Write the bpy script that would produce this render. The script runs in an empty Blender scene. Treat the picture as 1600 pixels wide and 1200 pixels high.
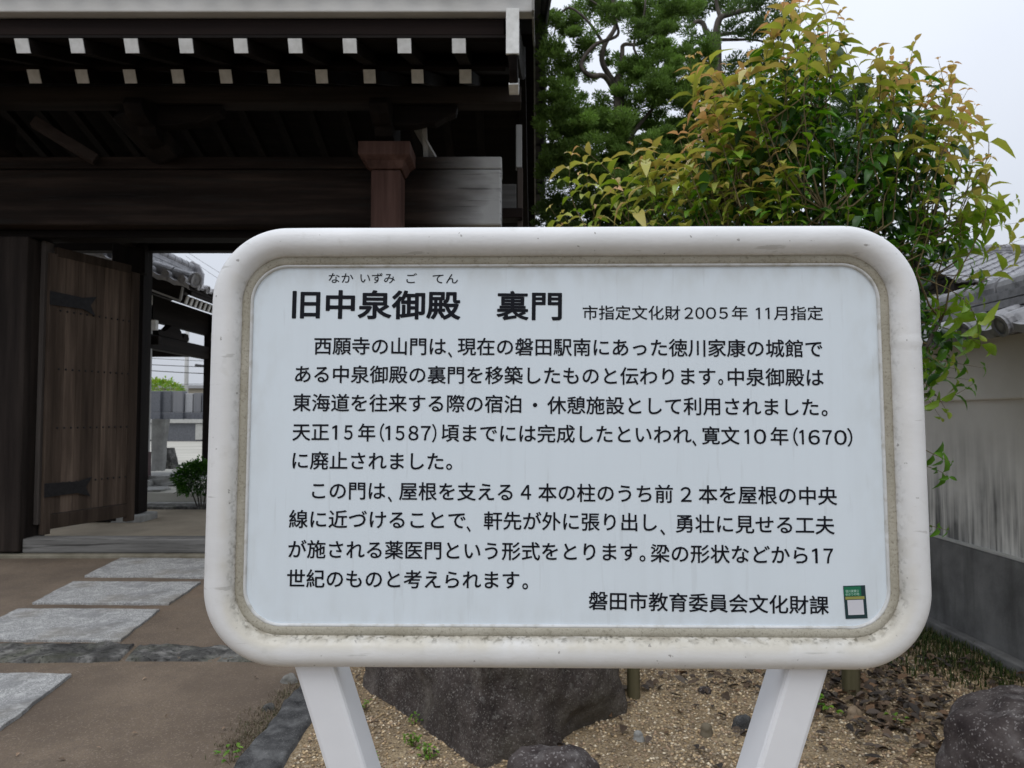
import bpy, bmesh, math, random
import numpy as np
from mathutils import Vector, Matrix
from mathutils import noise as mnoise

# ------------------------------------------------------------------ camera, sky, sun, exposure
SC = bpy.context.scene
COL = SC.collection
FPX, CX, CY, PITCH, H = 1120.0, 800.0, 600.0, math.atan(50 / 1120.0), 1.45
cam_d = bpy.data.cameras.new("camera")
cam_d.sensor_width = 36.0
cam_d.lens = FPX / 1600.0 * 36.0
cam_d.clip_start, cam_d.clip_end = 0.05, 2000.0
cam_d.dof.use_dof = True
cam_d.dof.focus_distance = 1.2
cam_d.dof.aperture_fstop = 14.0
cam = bpy.data.objects.new("camera", cam_d)
COL.objects.link(cam)
cam.location = (0, 0, H)
cam.rotation_euler = (math.pi / 2 + PITCH, 0, 0)
SC.camera = cam

SUN_EL, SUN_AZ = math.radians(58), math.radians(200)     # high, behind the camera, veiled by cloud
world = bpy.data.worlds.new("World")
SC.world = world
world.use_nodes = True
wn, wl = world.node_tree.nodes, world.node_tree.links
bg = wn["Background"]
sky = wn.new("ShaderNodeTexSky")
sky.sky_type = 'NISHITA'
sky.sun_disc = False
sky.sun_elevation, sky.sun_rotation = SUN_EL, SUN_AZ
sky.dust_density = 4.0
tc = wn.new("ShaderNodeTexCoord")
sep = wn.new("ShaderNodeSeparateXYZ")
wl.new(tc.outputs["Generated"], sep.inputs[0])
mr = wn.new("ShaderNodeMapRange")                         # overcast sky: zenith three times the horizon
mr.inputs["From Min"].default_value, mr.inputs["From Max"].default_value = 0.0, 1.0
mr.inputs["To Min"].default_value, mr.inputs["To Max"].default_value = 5.6, 14.5
wl.new(sep.outputs["Z"], mr.inputs["Value"])
tint = wn.new("ShaderNodeMix"); tint.data_type = 'RGBA'; tint.blend_type = 'MULTIPLY'
tint.inputs["Factor"].default_value = 1.0
tint.inputs["A"].default_value = (0.90, 0.955, 1.06, 1)
wl.new(mr.outputs["Result"], tint.inputs["B"])
cl = wn.new("ShaderNodeTexNoise"); cl.inputs["Scale"].default_value = 2.2; cl.inputs["Detail"].default_value = 5
wl.new(tc.outputs["Generated"], cl.inputs["Vector"])
clr = wn.new("ShaderNodeMapRange")
clr.inputs["From Min"].default_value, clr.inputs["From Max"].default_value = 0.3, 0.7
clr.inputs["To Min"].default_value, clr.inputs["To Max"].default_value = 0.93, 1.05
wl.new(cl.outputs["Fac"], clr.inputs["Value"])
cm = wn.new("ShaderNodeMix"); cm.data_type = 'RGBA'; cm.blend_type = 'MULTIPLY'
cm.inputs["Factor"].default_value = 1.0
wl.new(tint.outputs["Result"], cm.inputs["A"]); wl.new(clr.outputs["Result"], cm.inputs["B"])
mx = wn.new("ShaderNodeMix"); mx.data_type = 'RGBA'
mx.inputs["Factor"].default_value = 0.93
wl.new(sky.outputs["Color"], mx.inputs["A"]); wl.new(cm.outputs["Result"], mx.inputs["B"])
wl.new(mx.outputs["Result"], bg.inputs["Color"])
bg.inputs["Strength"].default_value = 0.10

sun_d = bpy.data.lights.new("sun", 'SUN')
sun_d.energy, sun_d.angle, sun_d.color = 0.7, math.radians(25), (1.0, 0.96, 0.9)
sun = bpy.data.objects.new("sun", sun_d)
COL.objects.link(sun)
sun.location = (0, 0, 30)
sd = Vector((math.sin(SUN_AZ) * math.cos(SUN_EL), math.cos(SUN_AZ) * math.cos(SUN_EL), math.sin(SUN_EL)))
sun.rotation_euler = sd.to_track_quat('Z', 'Y').to_euler()

SC.view_settings.view_transform = 'Standard'
SC.view_settings.look = 'None'
SC.view_settings.exposure = 0.12
SC.view_settings.gamma = 1.0
SC.cycles.max_bounces = 8

# ------------------------------------------------------------------ helpers
rnd = random.Random(7)
R = np.random.default_rng(11)
PI = math.pi

def ray(px, py):
    a, b = (px - CX) / FPX, (CY - py) / FPX
    return Vector((a, math.cos(PITCH) - b * math.sin(PITCH), math.sin(PITCH) + b * math.cos(PITCH)))

def at(px, py, Y):
    d = ray(px, py)
    return Vector((0, 0, H)) + d * (Y / d.y)

def gr(px, py, z=0.0):
    d = ray(px, py)
    return Vector((0, 0, H)) + d * ((z - H) / d.z)

LOC = {}

class MB:
    def __init__(s):
        s.V, s.F, s.C, s.n = [], [], [], 0
    def add(s, verts, faces, col=None):
        verts = np.asarray(verts, dtype=np.float64).reshape(-1, 3)
        b = s.n
        s.V.append(verts)
        s.F.extend([tuple(i + b for i in f) for f in faces])
        c = np.ones((len(verts), 4))
        if col is not None:
            c[:, :3] = np.asarray(col)[..., :3]
        s.C.append(c)
        s.n += len(verts)
        return b
    def box(s, x0, x1, y0, y1, z0, z1, col=None):
        v = [(x, y, z) for z in (z0, z1) for y in (y0, y1) for x in (x0, x1)]
        s.add(v, [(0, 2, 3, 1), (4, 5, 7, 6), (0, 1, 5, 4), (2, 6, 7, 3), (0, 4, 6, 2), (1, 3, 7, 5)], col)
    def obox(s, p, q, w, h, up=(0, 0, 1), col=None):
        """bar from p to q, w wide, h high"""
        p, q = Vector(p), Vector(q)
        d = (q - p).normalized()
        sd_ = d.cross(Vector(up)).normalized()
        u = sd_.cross(d).normalized()
        v = []
        for e in (p, q):
            for (a, b) in ((-1, -1), (1, -1), (1, 1), (-1, 1)):
                v.append(e + sd_ * (a * w / 2) + u * (b * h / 2))
        s.add(v, [(0, 3, 2, 1), (4, 5, 6, 7), (0, 1, 5, 4), (1, 2, 6, 5), (2, 3, 7, 6), (3, 0, 4, 7)], col)
    def prism(s, poly, ext, col=None):
        """planar polygon (3-D points) extruded by vector ext"""
        n = len(poly)
        e = Vector(ext)
        v = [Vector(p) for p in poly] + [Vector(p) + e for p in poly]
        f = [tuple(range(n))[::-1], tuple(range(n, 2 * n))]
        f += [(i, (i + 1) % n, n + (i + 1) % n, n + i) for i in range(n)]
        s.add(v, f, col)
    def tube(s, pts, rad, n=8, col=None, cap=True):
        pts = [Vector(p) for p in pts]
        m = len(pts)
        if not hasattr(rad, '__len__'):
            rad = [rad] * m
        V = []
        prev = None
        for i, p in enumerate(pts):
            t = (pts[min(i + 1, m - 1)] - pts[max(i - 1, 0)]).normalized()
            if prev is None:
                a = t.orthogonal().normalized()
            else:
                a = (prev - t * prev.dot(t))
                a = a.normalized() if a.length > 1e-6 else t.orthogonal().normalized()
            prev = a
            b = t.cross(a)
            for k in range(n):
                an = 2 * PI * k / n
                V.append(p + (a * math.cos(an) + b * math.sin(an)) * rad[i])
        F = []
        for i in range(m - 1):
            for k in range(n):
                k2 = (k + 1) % n
                F.append((i * n + k, i * n + k2, (i + 1) * n + k2, (i + 1) * n + k))
        if cap:
            F.append(tuple(range(n))[::-1])
            F.append(tuple(range((m - 1) * n, m * n)))
        s.add(V, F, col)
    def grid(s, P, col=None, close_u=False, close_v=False):
        """P (nu, nv, 3)"""
        P = np.asarray(P)
        nu, nv = P.shape[:2]
        F = []
        for i in range(nu if close_u else nu - 1):
            i2 = (i + 1) % nu
            for j in range(nv if close_v else nv - 1):
                j2 = (j + 1) % nv
                F.append((i * nv + j, i2 * nv + j, i2 * nv + j2, i * nv + j2))
        s.add(P.reshape(-1, 3), F, None if col is None else np.asarray(col).reshape(-1, 3))
    def build(s, name, mat, parent=None, smooth=False, bevel=0.0, label=None, subd=0):
        me = bpy.data.meshes.new(name)
        V = np.concatenate(s.V)
        loc = LOC.get(parent.name, Vector((0, 0, 0))) if parent else Vector((0, 0, 0))
        o_loc = None
        if parent is None:
            mn, mx_ = V.min(0), V.max(0)
            o_loc = Vector(((mn[0] + mx_[0]) / 2, (mn[1] + mx_[1]) / 2, mn[2]))
            loc = o_loc
        V = V - np.array(loc)
        me.from_pydata(V.tolist(), [], s.F)
        ca = me.color_attributes.new("Col", 'FLOAT_COLOR', 'POINT')
        ca.data.foreach_set("color", np.concatenate(s.C).astype(np.float32).ravel())
        if smooth:
            me.polygons.foreach_set("use_smooth", np.ones(len(me.polygons), dtype=bool))
        me.materials.append(mat)
        me.update()
        o = bpy.data.objects.new(name, me)
        COL.objects.link(o)
        if parent:
            o.parent = parent
            LOC[o.name] = loc
        else:
            o.location = o_loc
            LOC[o.name] = o_loc
        if bevel:
            b = o.modifiers.new("bevel", 'BEVEL')
            b.width, b.segments, b.limit_method, b.angle_limit = bevel, 2, 'ANGLE', math.radians(40)
        if subd:
            m = o.modifiers.new("subd", 'SUBSURF'); m.levels = m.render_levels = subd
        if label:
            o["label"] = label
        return o

def tag(o, label, cat, group=None):
    o["label"], o["category"] = label, cat
    if group:
        o["group"] = group
    return o

def thing(name, label, cat, loc=(0, 0, 0), group=None):
    o = bpy.data.objects.new(name, None)
    COL.objects.link(o)
    o.location = loc
    o.empty_display_size = 0.2
    LOC[o.name] = Vector(loc)
    return tag(o, label, cat, group)

def kind(o, k):
    o["kind"] = k
    return o

# ------------------------------------------------------------------ materials
def mat(name, stops, scale=5.0, stretch=(1, 1, 1), detail=6, rough=0.7, bump=0.0, bscale=None, bstretch=None,
        dist=0.01, spec=0.3, extra=None, pos=(0.3, 0.7), nrough=0.6, attr=False):
    m = bpy.data.materials.new(name)
    m.use_nodes = True
    N, L = m.node_tree.nodes, m.node_tree.links
    b = N["Principled BSDF"]
    t = N.new("ShaderNodeTexCoord")
    mp = N.new("ShaderNodeMapping"); mp.inputs["Scale"].default_value = stretch
    L.new(t.outputs["Object"], mp.inputs["Vector"])
    n1 = N.new("ShaderNodeTexNoise")
    n1.inputs["Scale"].default_value, n1.inputs["Detail"].default_value = scale, detail
    n1.inputs["Roughness"].default_value = nrough
    L.new(mp.outputs["Vector"], n1.inputs["Vector"])
    cr = N.new("ShaderNodeValToRGB")
    k = len(stops)
    els = cr.color_ramp.elements
    while len(els) < k:
        els.new(0.5)
    for i, c in enumerate(stops):
        els[i].position = pos[0] + (pos[1] - pos[0]) * (i / max(1, k - 1))
        els[i].color = (*c, 1)
    L.new(n1.outputs["Fac"], cr.inputs["Fac"])
    out = cr.outputs["Color"]
    if attr:
        a = N.new("ShaderNodeAttribute"); a.attribute_name = "Col"
        mm = N.new("ShaderNodeMix"); mm.data_type = 'RGBA'; mm.blend_type = 'MULTIPLY'
        mm.inputs["Factor"].default_value = 1.0
        L.new(out, mm.inputs["A"]); L.new(a.outputs["Color"], mm.inputs["B"])
        out = mm.outputs["Result"]
    if extra:
        out = extra(N, L, t, out, b) or out
    L.new(out, b.inputs["Base Color"])
    b.inputs["Roughness"].default_value = rough
    b.inputs["Specular IOR Level"].default_value = spec
    if bump:
        mp2 = N.new("ShaderNodeMapping"); mp2.inputs["Scale"].default_value = bstretch or stretch
        L.new(t.outputs["Object"], mp2.inputs["Vector"])
        n2 = N.new("ShaderNodeTexNoise")
        n2.inputs["Scale"].default_value, n2.inputs["Detail"].default_value = bscale or scale * 3, 8
        n2.inputs["Roughness"].default_value = 0.65
        L.new(mp2.outputs["Vector"], n2.inputs["Vector"])
        bp = N.new("ShaderNodeBump")
        bp.inputs["Strength"].default_value, bp.inputs["Distance"].default_value = bump, dist
        L.new(n2.outputs["Fac"], bp.inputs["Height"])
        L.new(bp.outputs["Normal"], b.inputs["Normal"])
    return m

def noise_mask(N, L, t, scale, lo, hi, stretch=(1, 1, 1), detail=5):
    mp = N.new("ShaderNodeMapping"); mp.inputs["Scale"].default_value = stretch
    L.new(t.outputs["Object"], mp.inputs["Vector"])
    n = N.new("ShaderNodeTexNoise")
    n.inputs["Scale"].default_value, n.inputs["Detail"].default_value = scale, detail
    L.new(mp.outputs["Vector"], n.inputs["Vector"])
    r = N.new("ShaderNodeMapRange")
    r.inputs["From Min"].default_value, r.inputs["From Max"].default_value = lo, hi
    L.new(n.outputs["Fac"], r.inputs["Value"])
    return r.outputs["Result"]

def mixc(N, L, fac, a, col, mode='MIX'):
    x = N.new("ShaderNodeMix"); x.data_type = 'RGBA'; x.blend_type = mode
    L.new(fac, x.inputs["Factor"])
    L.new(a, x.inputs["A"])
    if isinstance(col, tuple):
        x.inputs["B"].default_value = (*col, 1)
    else:
        L.new(col, x.inputs["B"])
    return x.outputs["Result"]

def mul(N, L, a, b):
    x = N.new("ShaderNodeMath"); x.operation = 'MULTIPLY'; x.use_clamp = True
    L.new(a, x.inputs[0])
    if isinstance(b, float):
        x.inputs[1].default_value = b
    else:
        L.new(b, x.inputs[1])
    return x.outputs[0]

def speckle(scale, lo, hi, col, weight=1.0):
    def f(N, L, t, out, b):
        v = N.new("ShaderNodeTexVoronoi"); v.inputs["Scale"].default_value = scale
        L.new(t.outputs["Object"], v.inputs["Vector"])
        sp = N.new("ShaderNodeSeparateColor"); L.new(v.outputs["Color"], sp.inputs[0])
        r = N.new("ShaderNodeMapRange")
        r.inputs["From Min"].default_value, r.inputs["From Max"].default_value = lo, hi
        L.new(sp.outputs[0], r.inputs["Value"])
        return mixc(N, L, mul(N, L, r.outputs["Result"], float(weight)), out, col)
    return f

def chain(*fs):
    def f(N, L, t, out, b):
        for g in fs:
            out = g(N, L, t, out, b) or out
        return out
    return f

def blotch(scale, lo, hi, col, stretch=(1, 1, 1), weight=1.0):
    def f(N, L, t, out, b):
        return mixc(N, L, mul(N, L, noise_mask(N, L, t, scale, lo, hi, stretch), float(weight)), out, col)
    return f

# sign
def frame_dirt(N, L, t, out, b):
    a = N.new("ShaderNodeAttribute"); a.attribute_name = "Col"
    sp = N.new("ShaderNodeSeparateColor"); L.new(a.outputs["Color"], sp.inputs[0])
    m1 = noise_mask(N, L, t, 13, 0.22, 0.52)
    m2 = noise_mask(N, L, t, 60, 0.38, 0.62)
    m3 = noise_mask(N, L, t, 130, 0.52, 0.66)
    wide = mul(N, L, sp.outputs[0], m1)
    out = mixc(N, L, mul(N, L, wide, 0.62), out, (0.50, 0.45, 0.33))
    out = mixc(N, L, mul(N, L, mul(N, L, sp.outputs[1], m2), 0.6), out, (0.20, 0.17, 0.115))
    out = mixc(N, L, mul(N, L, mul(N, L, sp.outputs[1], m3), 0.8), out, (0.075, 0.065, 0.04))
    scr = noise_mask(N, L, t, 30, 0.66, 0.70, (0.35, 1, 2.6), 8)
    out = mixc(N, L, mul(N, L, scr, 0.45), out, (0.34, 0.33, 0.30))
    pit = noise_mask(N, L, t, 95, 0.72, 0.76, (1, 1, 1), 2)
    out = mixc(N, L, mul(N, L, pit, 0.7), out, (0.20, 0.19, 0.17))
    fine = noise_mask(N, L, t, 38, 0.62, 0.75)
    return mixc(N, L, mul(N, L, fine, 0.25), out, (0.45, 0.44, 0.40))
M_FRAME = mat("white_paint", [(0.66, 0.665, 0.665), (0.745, 0.75, 0.755)], 9, rough=0.42, bump=0.22, bscale=26,
              bstretch=(1, 1, 2.2), dist=0.004, spec=0.45, extra=frame_dirt)
M_LEG = mat("white_leg_paint", [(0.70, 0.71, 0.73), (0.76, 0.77, 0.79)], 7, rough=0.4, bump=0.06, bscale=60, dist=0.002,
            spec=0.45, extra=speckle(45, 0.985, 1.0, (0.35, 0.33, 0.3), 0.6))
M_SEAL = mat("sealant", [(0.32, 0.295, 0.23), (0.44, 0.415, 0.345)], 18, rough=0.8, bump=0.7, bscale=160, dist=0.003,
             extra=chain(blotch(260, 0.54, 0.70, (0.13, 0.11, 0.08), weight=0.5), blotch(9, 0.52, 0.78, (0.20, 0.185, 0.13), weight=0.6)))
def streaks(N, L, t, out, b):
    m1 = noise_mask(N, L, t, 14, 0.50, 0.72, (3.2, 1, 0.22))
    out = mixc(N, L, mul(N, L, m1, 0.07), out, (0.42, 0.44, 0.44))
    m2 = noise_mask(N, L, t, 60, 0.62, 0.70, (1.6, 1, 0.12))
    out = mixc(N, L, mul(N, L, m2, 0.13), out, (0.35, 0.36, 0.36))
    a = N.new("ShaderNodeAttribute"); a.attribute_name = "Col"
    sp = N.new("ShaderNodeSeparateColor"); L.new(a.outputs["Color"], sp.inputs[0])
    m3 = noise_mask(N, L, t, 34, 0.40, 0.68, (1.0, 1, 0.5))
    return mixc(N, L, mul(N, L, mul(N, L, m3, sp.outputs[0]), 0.45), out, (0.42, 0.42, 0.38))
M_BOARD = mat("white_board", [(0.67, 0.74, 0.79), (0.69, 0.76, 0.81)], 3, rough=0.34, spec=0.4, bump=0.02, bscale=7, dist=0.01, extra=streaks)
M_INK = mat("black_lettering", [(0.004, 0.005, 0.009), (0.007, 0.008, 0.013)], 20, rough=0.5, spec=0.15)
M_STK = mat("sticker_green", [(0.010, 0.13, 0.065), (0.014, 0.15, 0.075)], 20, rough=0.4)
M_STKD = mat("sticker_dark", [(0.012, 0.035, 0.04), (0.016, 0.04, 0.045)], 20, rough=0.4)
M_STKG = mat("sticker_gold", [(0.24, 0.25, 0.07), (0.28, 0.28, 0.08)], 20, rough=0.4)
M_STKW = mat("sticker_white", [(0.55, 0.55, 0.60), (0.6, 0.6, 0.64)], 20, rough=0.4)
M_STKT = mat("sticker_lettering", [(0.45, 0.68, 0.55), (0.5, 0.72, 0.6)], 20, rough=0.4)

# timber, axis: direction of the grain
def timber(name, c, ax, k=9.0, rough=0.75, bump=0.5, extra=None, attr=False):
    st = [1, 1, 1]; st["xyz".index(ax)] = 0.07
    return mat(name, c, k, tuple(st), 9, rough, bump, k * 3.5, tuple(st), 0.006, 0.12, extra, (0.25, 0.75), attr=attr)
DK = [(0.004, 0.003, 0.003), (0.010, 0.0075, 0.0065), (0.019, 0.0145, 0.012)]  # near black: the shade under the eaves is put into the base colour
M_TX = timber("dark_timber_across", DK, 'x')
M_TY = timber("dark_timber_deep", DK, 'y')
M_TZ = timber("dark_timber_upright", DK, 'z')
def grey_end(N, L, t, out, b):
    sx = N.new("ShaderNodeSeparateXYZ"); L.new(t.outputs["Object"], sx.inputs[0])
    r = N.new("ShaderNodeMapRange")
    r.inputs["From Min"].default_value, r.inputs["From Max"].default_value = BEAM_W0, BEAM_W1
    L.new(sx.outputs[0], r.inputs["Value"])
    n = noise_mask(N, L, t, 3.0, 0.25, 0.6, (0.5, 1, 1.6))
    m = N.new("ShaderNodeMath"); m.operation = 'POWER'; m.inputs[1].default_value = 1.6
    L.new(r.outputs["Result"], m.inputs[0])
    g = N.new("ShaderNodeMath"); g.operation = 'ADD'; g.use_clamp = True
    L.new(mul(N, L, m.outputs[0], n), g.inputs[0]); L.new(mul(N, L, m.outputs[0], m.outputs[0]), g.inputs[1])
    out = mixc(N, L, g.outputs[0], out, (0.40, 0.40, 0.39))
    return mixc(N, L, mul(N, L, noise_mask(N, L, t, 26, 0.56, 0.64, (0.05, 1, 1)), 0.55), out, (0.02, 0.018, 0.016))
BEAM_W0, BEAM_W1 = 2.35, 3.2       # along the beam, measured from the gate's own origin
M_BEAM = timber("beam_timber", [(0.007, 0.005, 0.004), (0.019, 0.0128, 0.010), (0.052, 0.036, 0.028)], 'x', 8, extra=grey_end)  # base colour lowered as well, taking in the shade below the roof
M_RED = timber("reddish_post_timber", [(0.045, 0.024, 0.019), (0.095, 0.053, 0.043), (0.15, 0.09, 0.074)], 'z', 10)
M_DOOR = timber("door_planks", [(0.066, 0.048, 0.036), (0.14, 0.102, 0.077), (0.25, 0.187, 0.142)], 'z', 12, 0.8, 0.6, attr=True,
                extra=blotch(3, 0.5, 0.75, (0.05, 0.036, 0.028), (1, 1, 0.25), 0.7))
M_GREYWOOD = timber("weathered_sill_timber", [(0.07, 0.067, 0.063), (0.15, 0.146, 0.138), (0.25, 0.245, 0.235)], 'x', 10, 0.85, 1.0, blotch(26, 0.55, 0.62, (0.03, 0.028, 0.026), (0.05, 1, 1), 0.7))
M_STAKE = timber("stake_timber", [(0.05, 0.045, 0.022), (0.10, 0.09, 0.05), (0.15, 0.13, 0.08)], 'z', 12)
M_WTIP = mat("white_rafter_paint", [(0.60, 0.60, 0.57), (0.80, 0.80, 0.78)], 14, rough=0.7, bump=0.3, bscale=60, dist=0.003)
M_FASCIA = mat("pale_fascia_paint", [(0.52, 0.51, 0.48), (0.66, 0.65, 0.62)], 5, (0.4, 1, 1), rough=0.75, bump=0.2, bscale=20)
M_IRON = mat("black_iron", [(0.008, 0.008, 0.009), (0.025, 0.024, 0.026)], 25, rough=0.5, bump=0.2, bscale=90, dist=0.003)

# stone, tile, plaster, ground
M_TILE = mat("grey_roof_tile", [(0.13, 0.13, 0.14), (0.24, 0.24, 0.255), (0.34, 0.34, 0.355)], 7, rough=0.42, bump=0.25, bscale=40, dist=0.006, spec=0.5,
             extra=blotch(18, 0.55, 0.7, (0.09, 0.09, 0.095), weight=0.7))
M_TILED = mat("dark_roof_tile", [(0.035, 0.036, 0.04), (0.075, 0.077, 0.085)], 8, rough=0.45, bump=0.2, bscale=40, dist=0.006, spec=0.5)
M_GRANITE = mat("granite_slab", [(0.30, 0.30, 0.288), (0.42, 0.42, 0.405)], 5, rough=0.85, bump=0.6, bscale=150, dist=0.004,
                extra=chain(speckle(230, 0.45, 0.85, (0.17, 0.17, 0.175), 0.9), speckle(170, 0.80, 0.98, (0.66, 0.66, 0.64), 0.8),
                            blotch(4.5, 0.47, 0.72, (0.17, 0.17, 0.17), weight=0.8), blotch(14, 0.52, 0.68, (0.55, 0.55, 0.53), weight=0.5), blotch(2.2, 0.55, 0.72, (0.22, 0.19, 0.14), weight=0.5)))
M_AGG = mat("aggregate_paving", [(0.098, 0.073, 0.051), (0.150, 0.114, 0.080), (0.205, 0.157, 0.111)], 1.5, rough=0.9, bump=0.8, bscale=120, dist=0.005,
            extra=chain(speckle(190, 0.5, 0.95, (0.12, 0.09, 0.072), 0.75), speckle(170, 0.84, 1.0, (0.33, 0.275, 0.22), 0.45),
                        blotch(1.1, 0.48, 0.68, (0.095, 0.072, 0.054), weight=0.65), blotch(7, 0.5, 0.72, (0.11, 0.085, 0.065), weight=0.45), blotch(0.9, 0.55, 0.72, (0.25, 0.168, 0.105), (0.5, 1.4, 1), 0.6)))
M_STEP = mat("rough_step_stone", [(0.028, 0.027, 0.025), (0.105, 0.102, 0.095), (0.30, 0.29, 0.27)], 9, (1, 1, 1), 12, 0.9, 1.0, 30, None, 0.035,
             extra=chain(blotch(5, 0.5, 0.7, (0.09, 0.095, 0.055), weight=0.5), blotch(30, 0.56, 0.64, (0.02, 0.02, 0.018), (1, 2.2, 1), 0.8)))
M_BORDER = mat("dark_border_stone", [(0.022, 0.022, 0.023), (0.06, 0.06, 0.06), (0.13, 0.13, 0.128)], 11, rough=0.92, bump=0.7, bscale=90, dist=0.006,
               extra=speckle(260, 0.86, 1.0, (0.24, 0.24, 0.23), 0.4))
M_ROCK = mat("dark_rock", [(0.030, 0.023, 0.021), (0.072, 0.058, 0.052), (0.16, 0.138, 0.122)], 6, (1, 1, 0.7), 10, 0.88, 1.0, 30, None, 0.035,
             extra=chain(blotch(34, 0.58, 0.70, (0.20, 0.19, 0.175), weight=0.5), speckle(210, 0.86, 0.99, (0.27, 0.255, 0.23), 0.85),
                         blotch(2.6, 0.52, 0.68, (0.15, 0.135, 0.105), weight=0.6), blotch(60, 0.60, 0.72, (0.02, 0.016, 0.015), weight=0.6)))
M_ROCKP = mat("purplish_rock", [(0.026, 0.019, 0.019), (0.055, 0.044, 0.042), (0.10, 0.085, 0.08)], 10, rough=0.88, bump=0.9, bscale=24, dist=0.015,
              extra=chain(blotch(13, 0.56, 0.70, (0.20, 0.185, 0.18), weight=0.55), speckle(170, 0.88, 0.99, (0.28, 0.26, 0.25), 0.7)))
M_GREYST = mat("grey_stone", [(0.22, 0.22, 0.21), (0.36, 0.36, 0.34)], 6, rough=0.85, bump=0.5, bscale=40,
               extra=blotch(5, 0.55, 0.75, (0.15, 0.15, 0.135), weight=0.6))
M_GRAVEST = mat("polished_gravestone", [(0.07, 0.075, 0.085), (0.12, 0.125, 0.14)], 12, rough=0.25, spec=0.5)
M_GRAVESTL = mat("pale_gravestone", [(0.25, 0.255, 0.265), (0.36, 0.365, 0.375)], 12, rough=0.35, spec=0.5)
def wall_stain(N, L, t, out, b):
    s = N.new("ShaderNodeSeparateXYZ"); L.new(t.outputs["Object"], s.inputs[0])
    r = N.new("ShaderNodeMapRange"); r.inputs["From Min"].default_value = 1.42; r.inputs["From Max"].default_value = 0.62
    L.new(s.outputs[2], r.inputs["Value"])
    n = mul(N, L, noise_mask(N, L, t, 9, 0.36, 0.70, (1, 1.7, 0.14), 9), noise_mask(N, L, t, 2.2, 0.30, 0.60))
    m = mul(N, L, n, r.outputs["Result"])
    out = mixc(N, L, mul(N, L, m, 1.6), out, (0.14, 0.14, 0.135))
    n2 = mul(N, L, noise_mask(N, L, t, 30, 0.52, 0.68, (1, 1.6, 0.07), 8), noise_mask(N, L, t, 3.1, 0.38, 0.62))
    r2 = N.new("ShaderNodeMapRange"); r2.inputs["From Min"].default_value = 1.15; r2.inputs["From Max"].default_value = 0.7
    L.new(s.outputs[2], r2.inputs["Value"])
    return mixc(N, L, mul(N, L, mul(N, L, n2, r2.outputs["Result"]), 0.85), out, (0.07, 0.07, 0.068))
M_PLASTER = mat("wall_plaster", [(0.60, 0.59, 0.55), (0.70, 0.69, 0.65)], 3, rough=0.85, bump=0.1, bscale=30, extra=wall_stain)
M_PLASTERU = mat("upper_wall_plaster", [(0.66, 0.65, 0.61), (0.74, 0.73, 0.69)], 3, rough=0.85, bump=0.1, bscale=30)
M_CONC = mat("wall_footing_concrete", [(0.075, 0.075, 0.074), (0.14, 0.14, 0.138), (0.20, 0.20, 0.195)], 3, (1, 1, 1), 9, 0.9, 0.4, 30,
             extra=blotch(7, 0.5, 0.72, (0.06, 0.06, 0.058), (1, 1.5, 0.2), 0.6))
M_COPING = mat("pale_coping", [(0.36, 0.36, 0.34), (0.46, 0.46, 0.44)], 8, rough=0.85)
M_SAND = mat("courtyard_sand", [(0.24, 0.20, 0.145), (0.33, 0.28, 0.205)], 2.2, rough=0.95, bump=0.3, bscale=60, dist=0.01)
M_YARD = mat("pale_paving", [(0.30, 0.29, 0.25), (0.47, 0.455, 0.40)], 0.6, (0.4, 1.5, 1), rough=0.9, bump=0.2, bscale=20)
M_SOIL = mat("gravelly_soil", [(0.17, 0.12, 0.07), (0.30, 0.225, 0.135), (0.42, 0.325, 0.20)], 3.5, rough=0.95, bump=1.0, bscale=70, dist=0.012,
             extra=chain(speckle(150, 0.5, 0.9, (0.10, 0.073, 0.047), 0.7), speckle(120, 0.84, 0.98, (0.46, 0.38, 0.28), 0.8)))
M_EARTH = mat("earth", [(0.12, 0.10, 0.07), (0.2, 0.17, 0.12)], 0.5, rough=0.95)
M_PEB = mat("pebbles", [(0.8, 0.8, 0.8), (1, 1, 1)], 30, rough=0.85, attr=True)
M_LITTER = mat("dead_leaf", [(0.8, 0.8, 0.8), (1, 1, 1)], 30, rough=0.7, attr=True)
M_BARK = mat("bark", [(0.03, 0.025, 0.02), (0.08, 0.068, 0.056), (0.15, 0.132, 0.112)], 12, (1, 1, 0.25), rough=0.9, bump=0.8, bscale=40, dist=0.01)
M_TWIG = mat("twig", [(0.10, 0.075, 0.035), (0.17, 0.13, 0.06)], 20, rough=0.8)
M_MAROON = mat("maroon_post_shoe", [(0.035, 0.012, 0.014), (0.055, 0.02, 0.022)], 10, rough=0.5)
M_PALEWOOD = timber("pale_timber", [(0.24, 0.24, 0.235), (0.36, 0.36, 0.35), (0.44, 0.43, 0.42)], 'z', 9)
M_HOUSE = mat("beige_render", [(0.34, 0.31, 0.25), (0.40, 0.37, 0.30)], 4, rough=0.9)
M_POLE = mat("concrete_pole", [(0.42, 0.42, 0.41), (0.5, 0.5, 0.49)], 4, rough=0.85)
M_WIRE = mat("black_cable", [(0.03, 0.03, 0.032), (0.04, 0.04, 0.042)], 4, rough=0.6)

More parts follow.
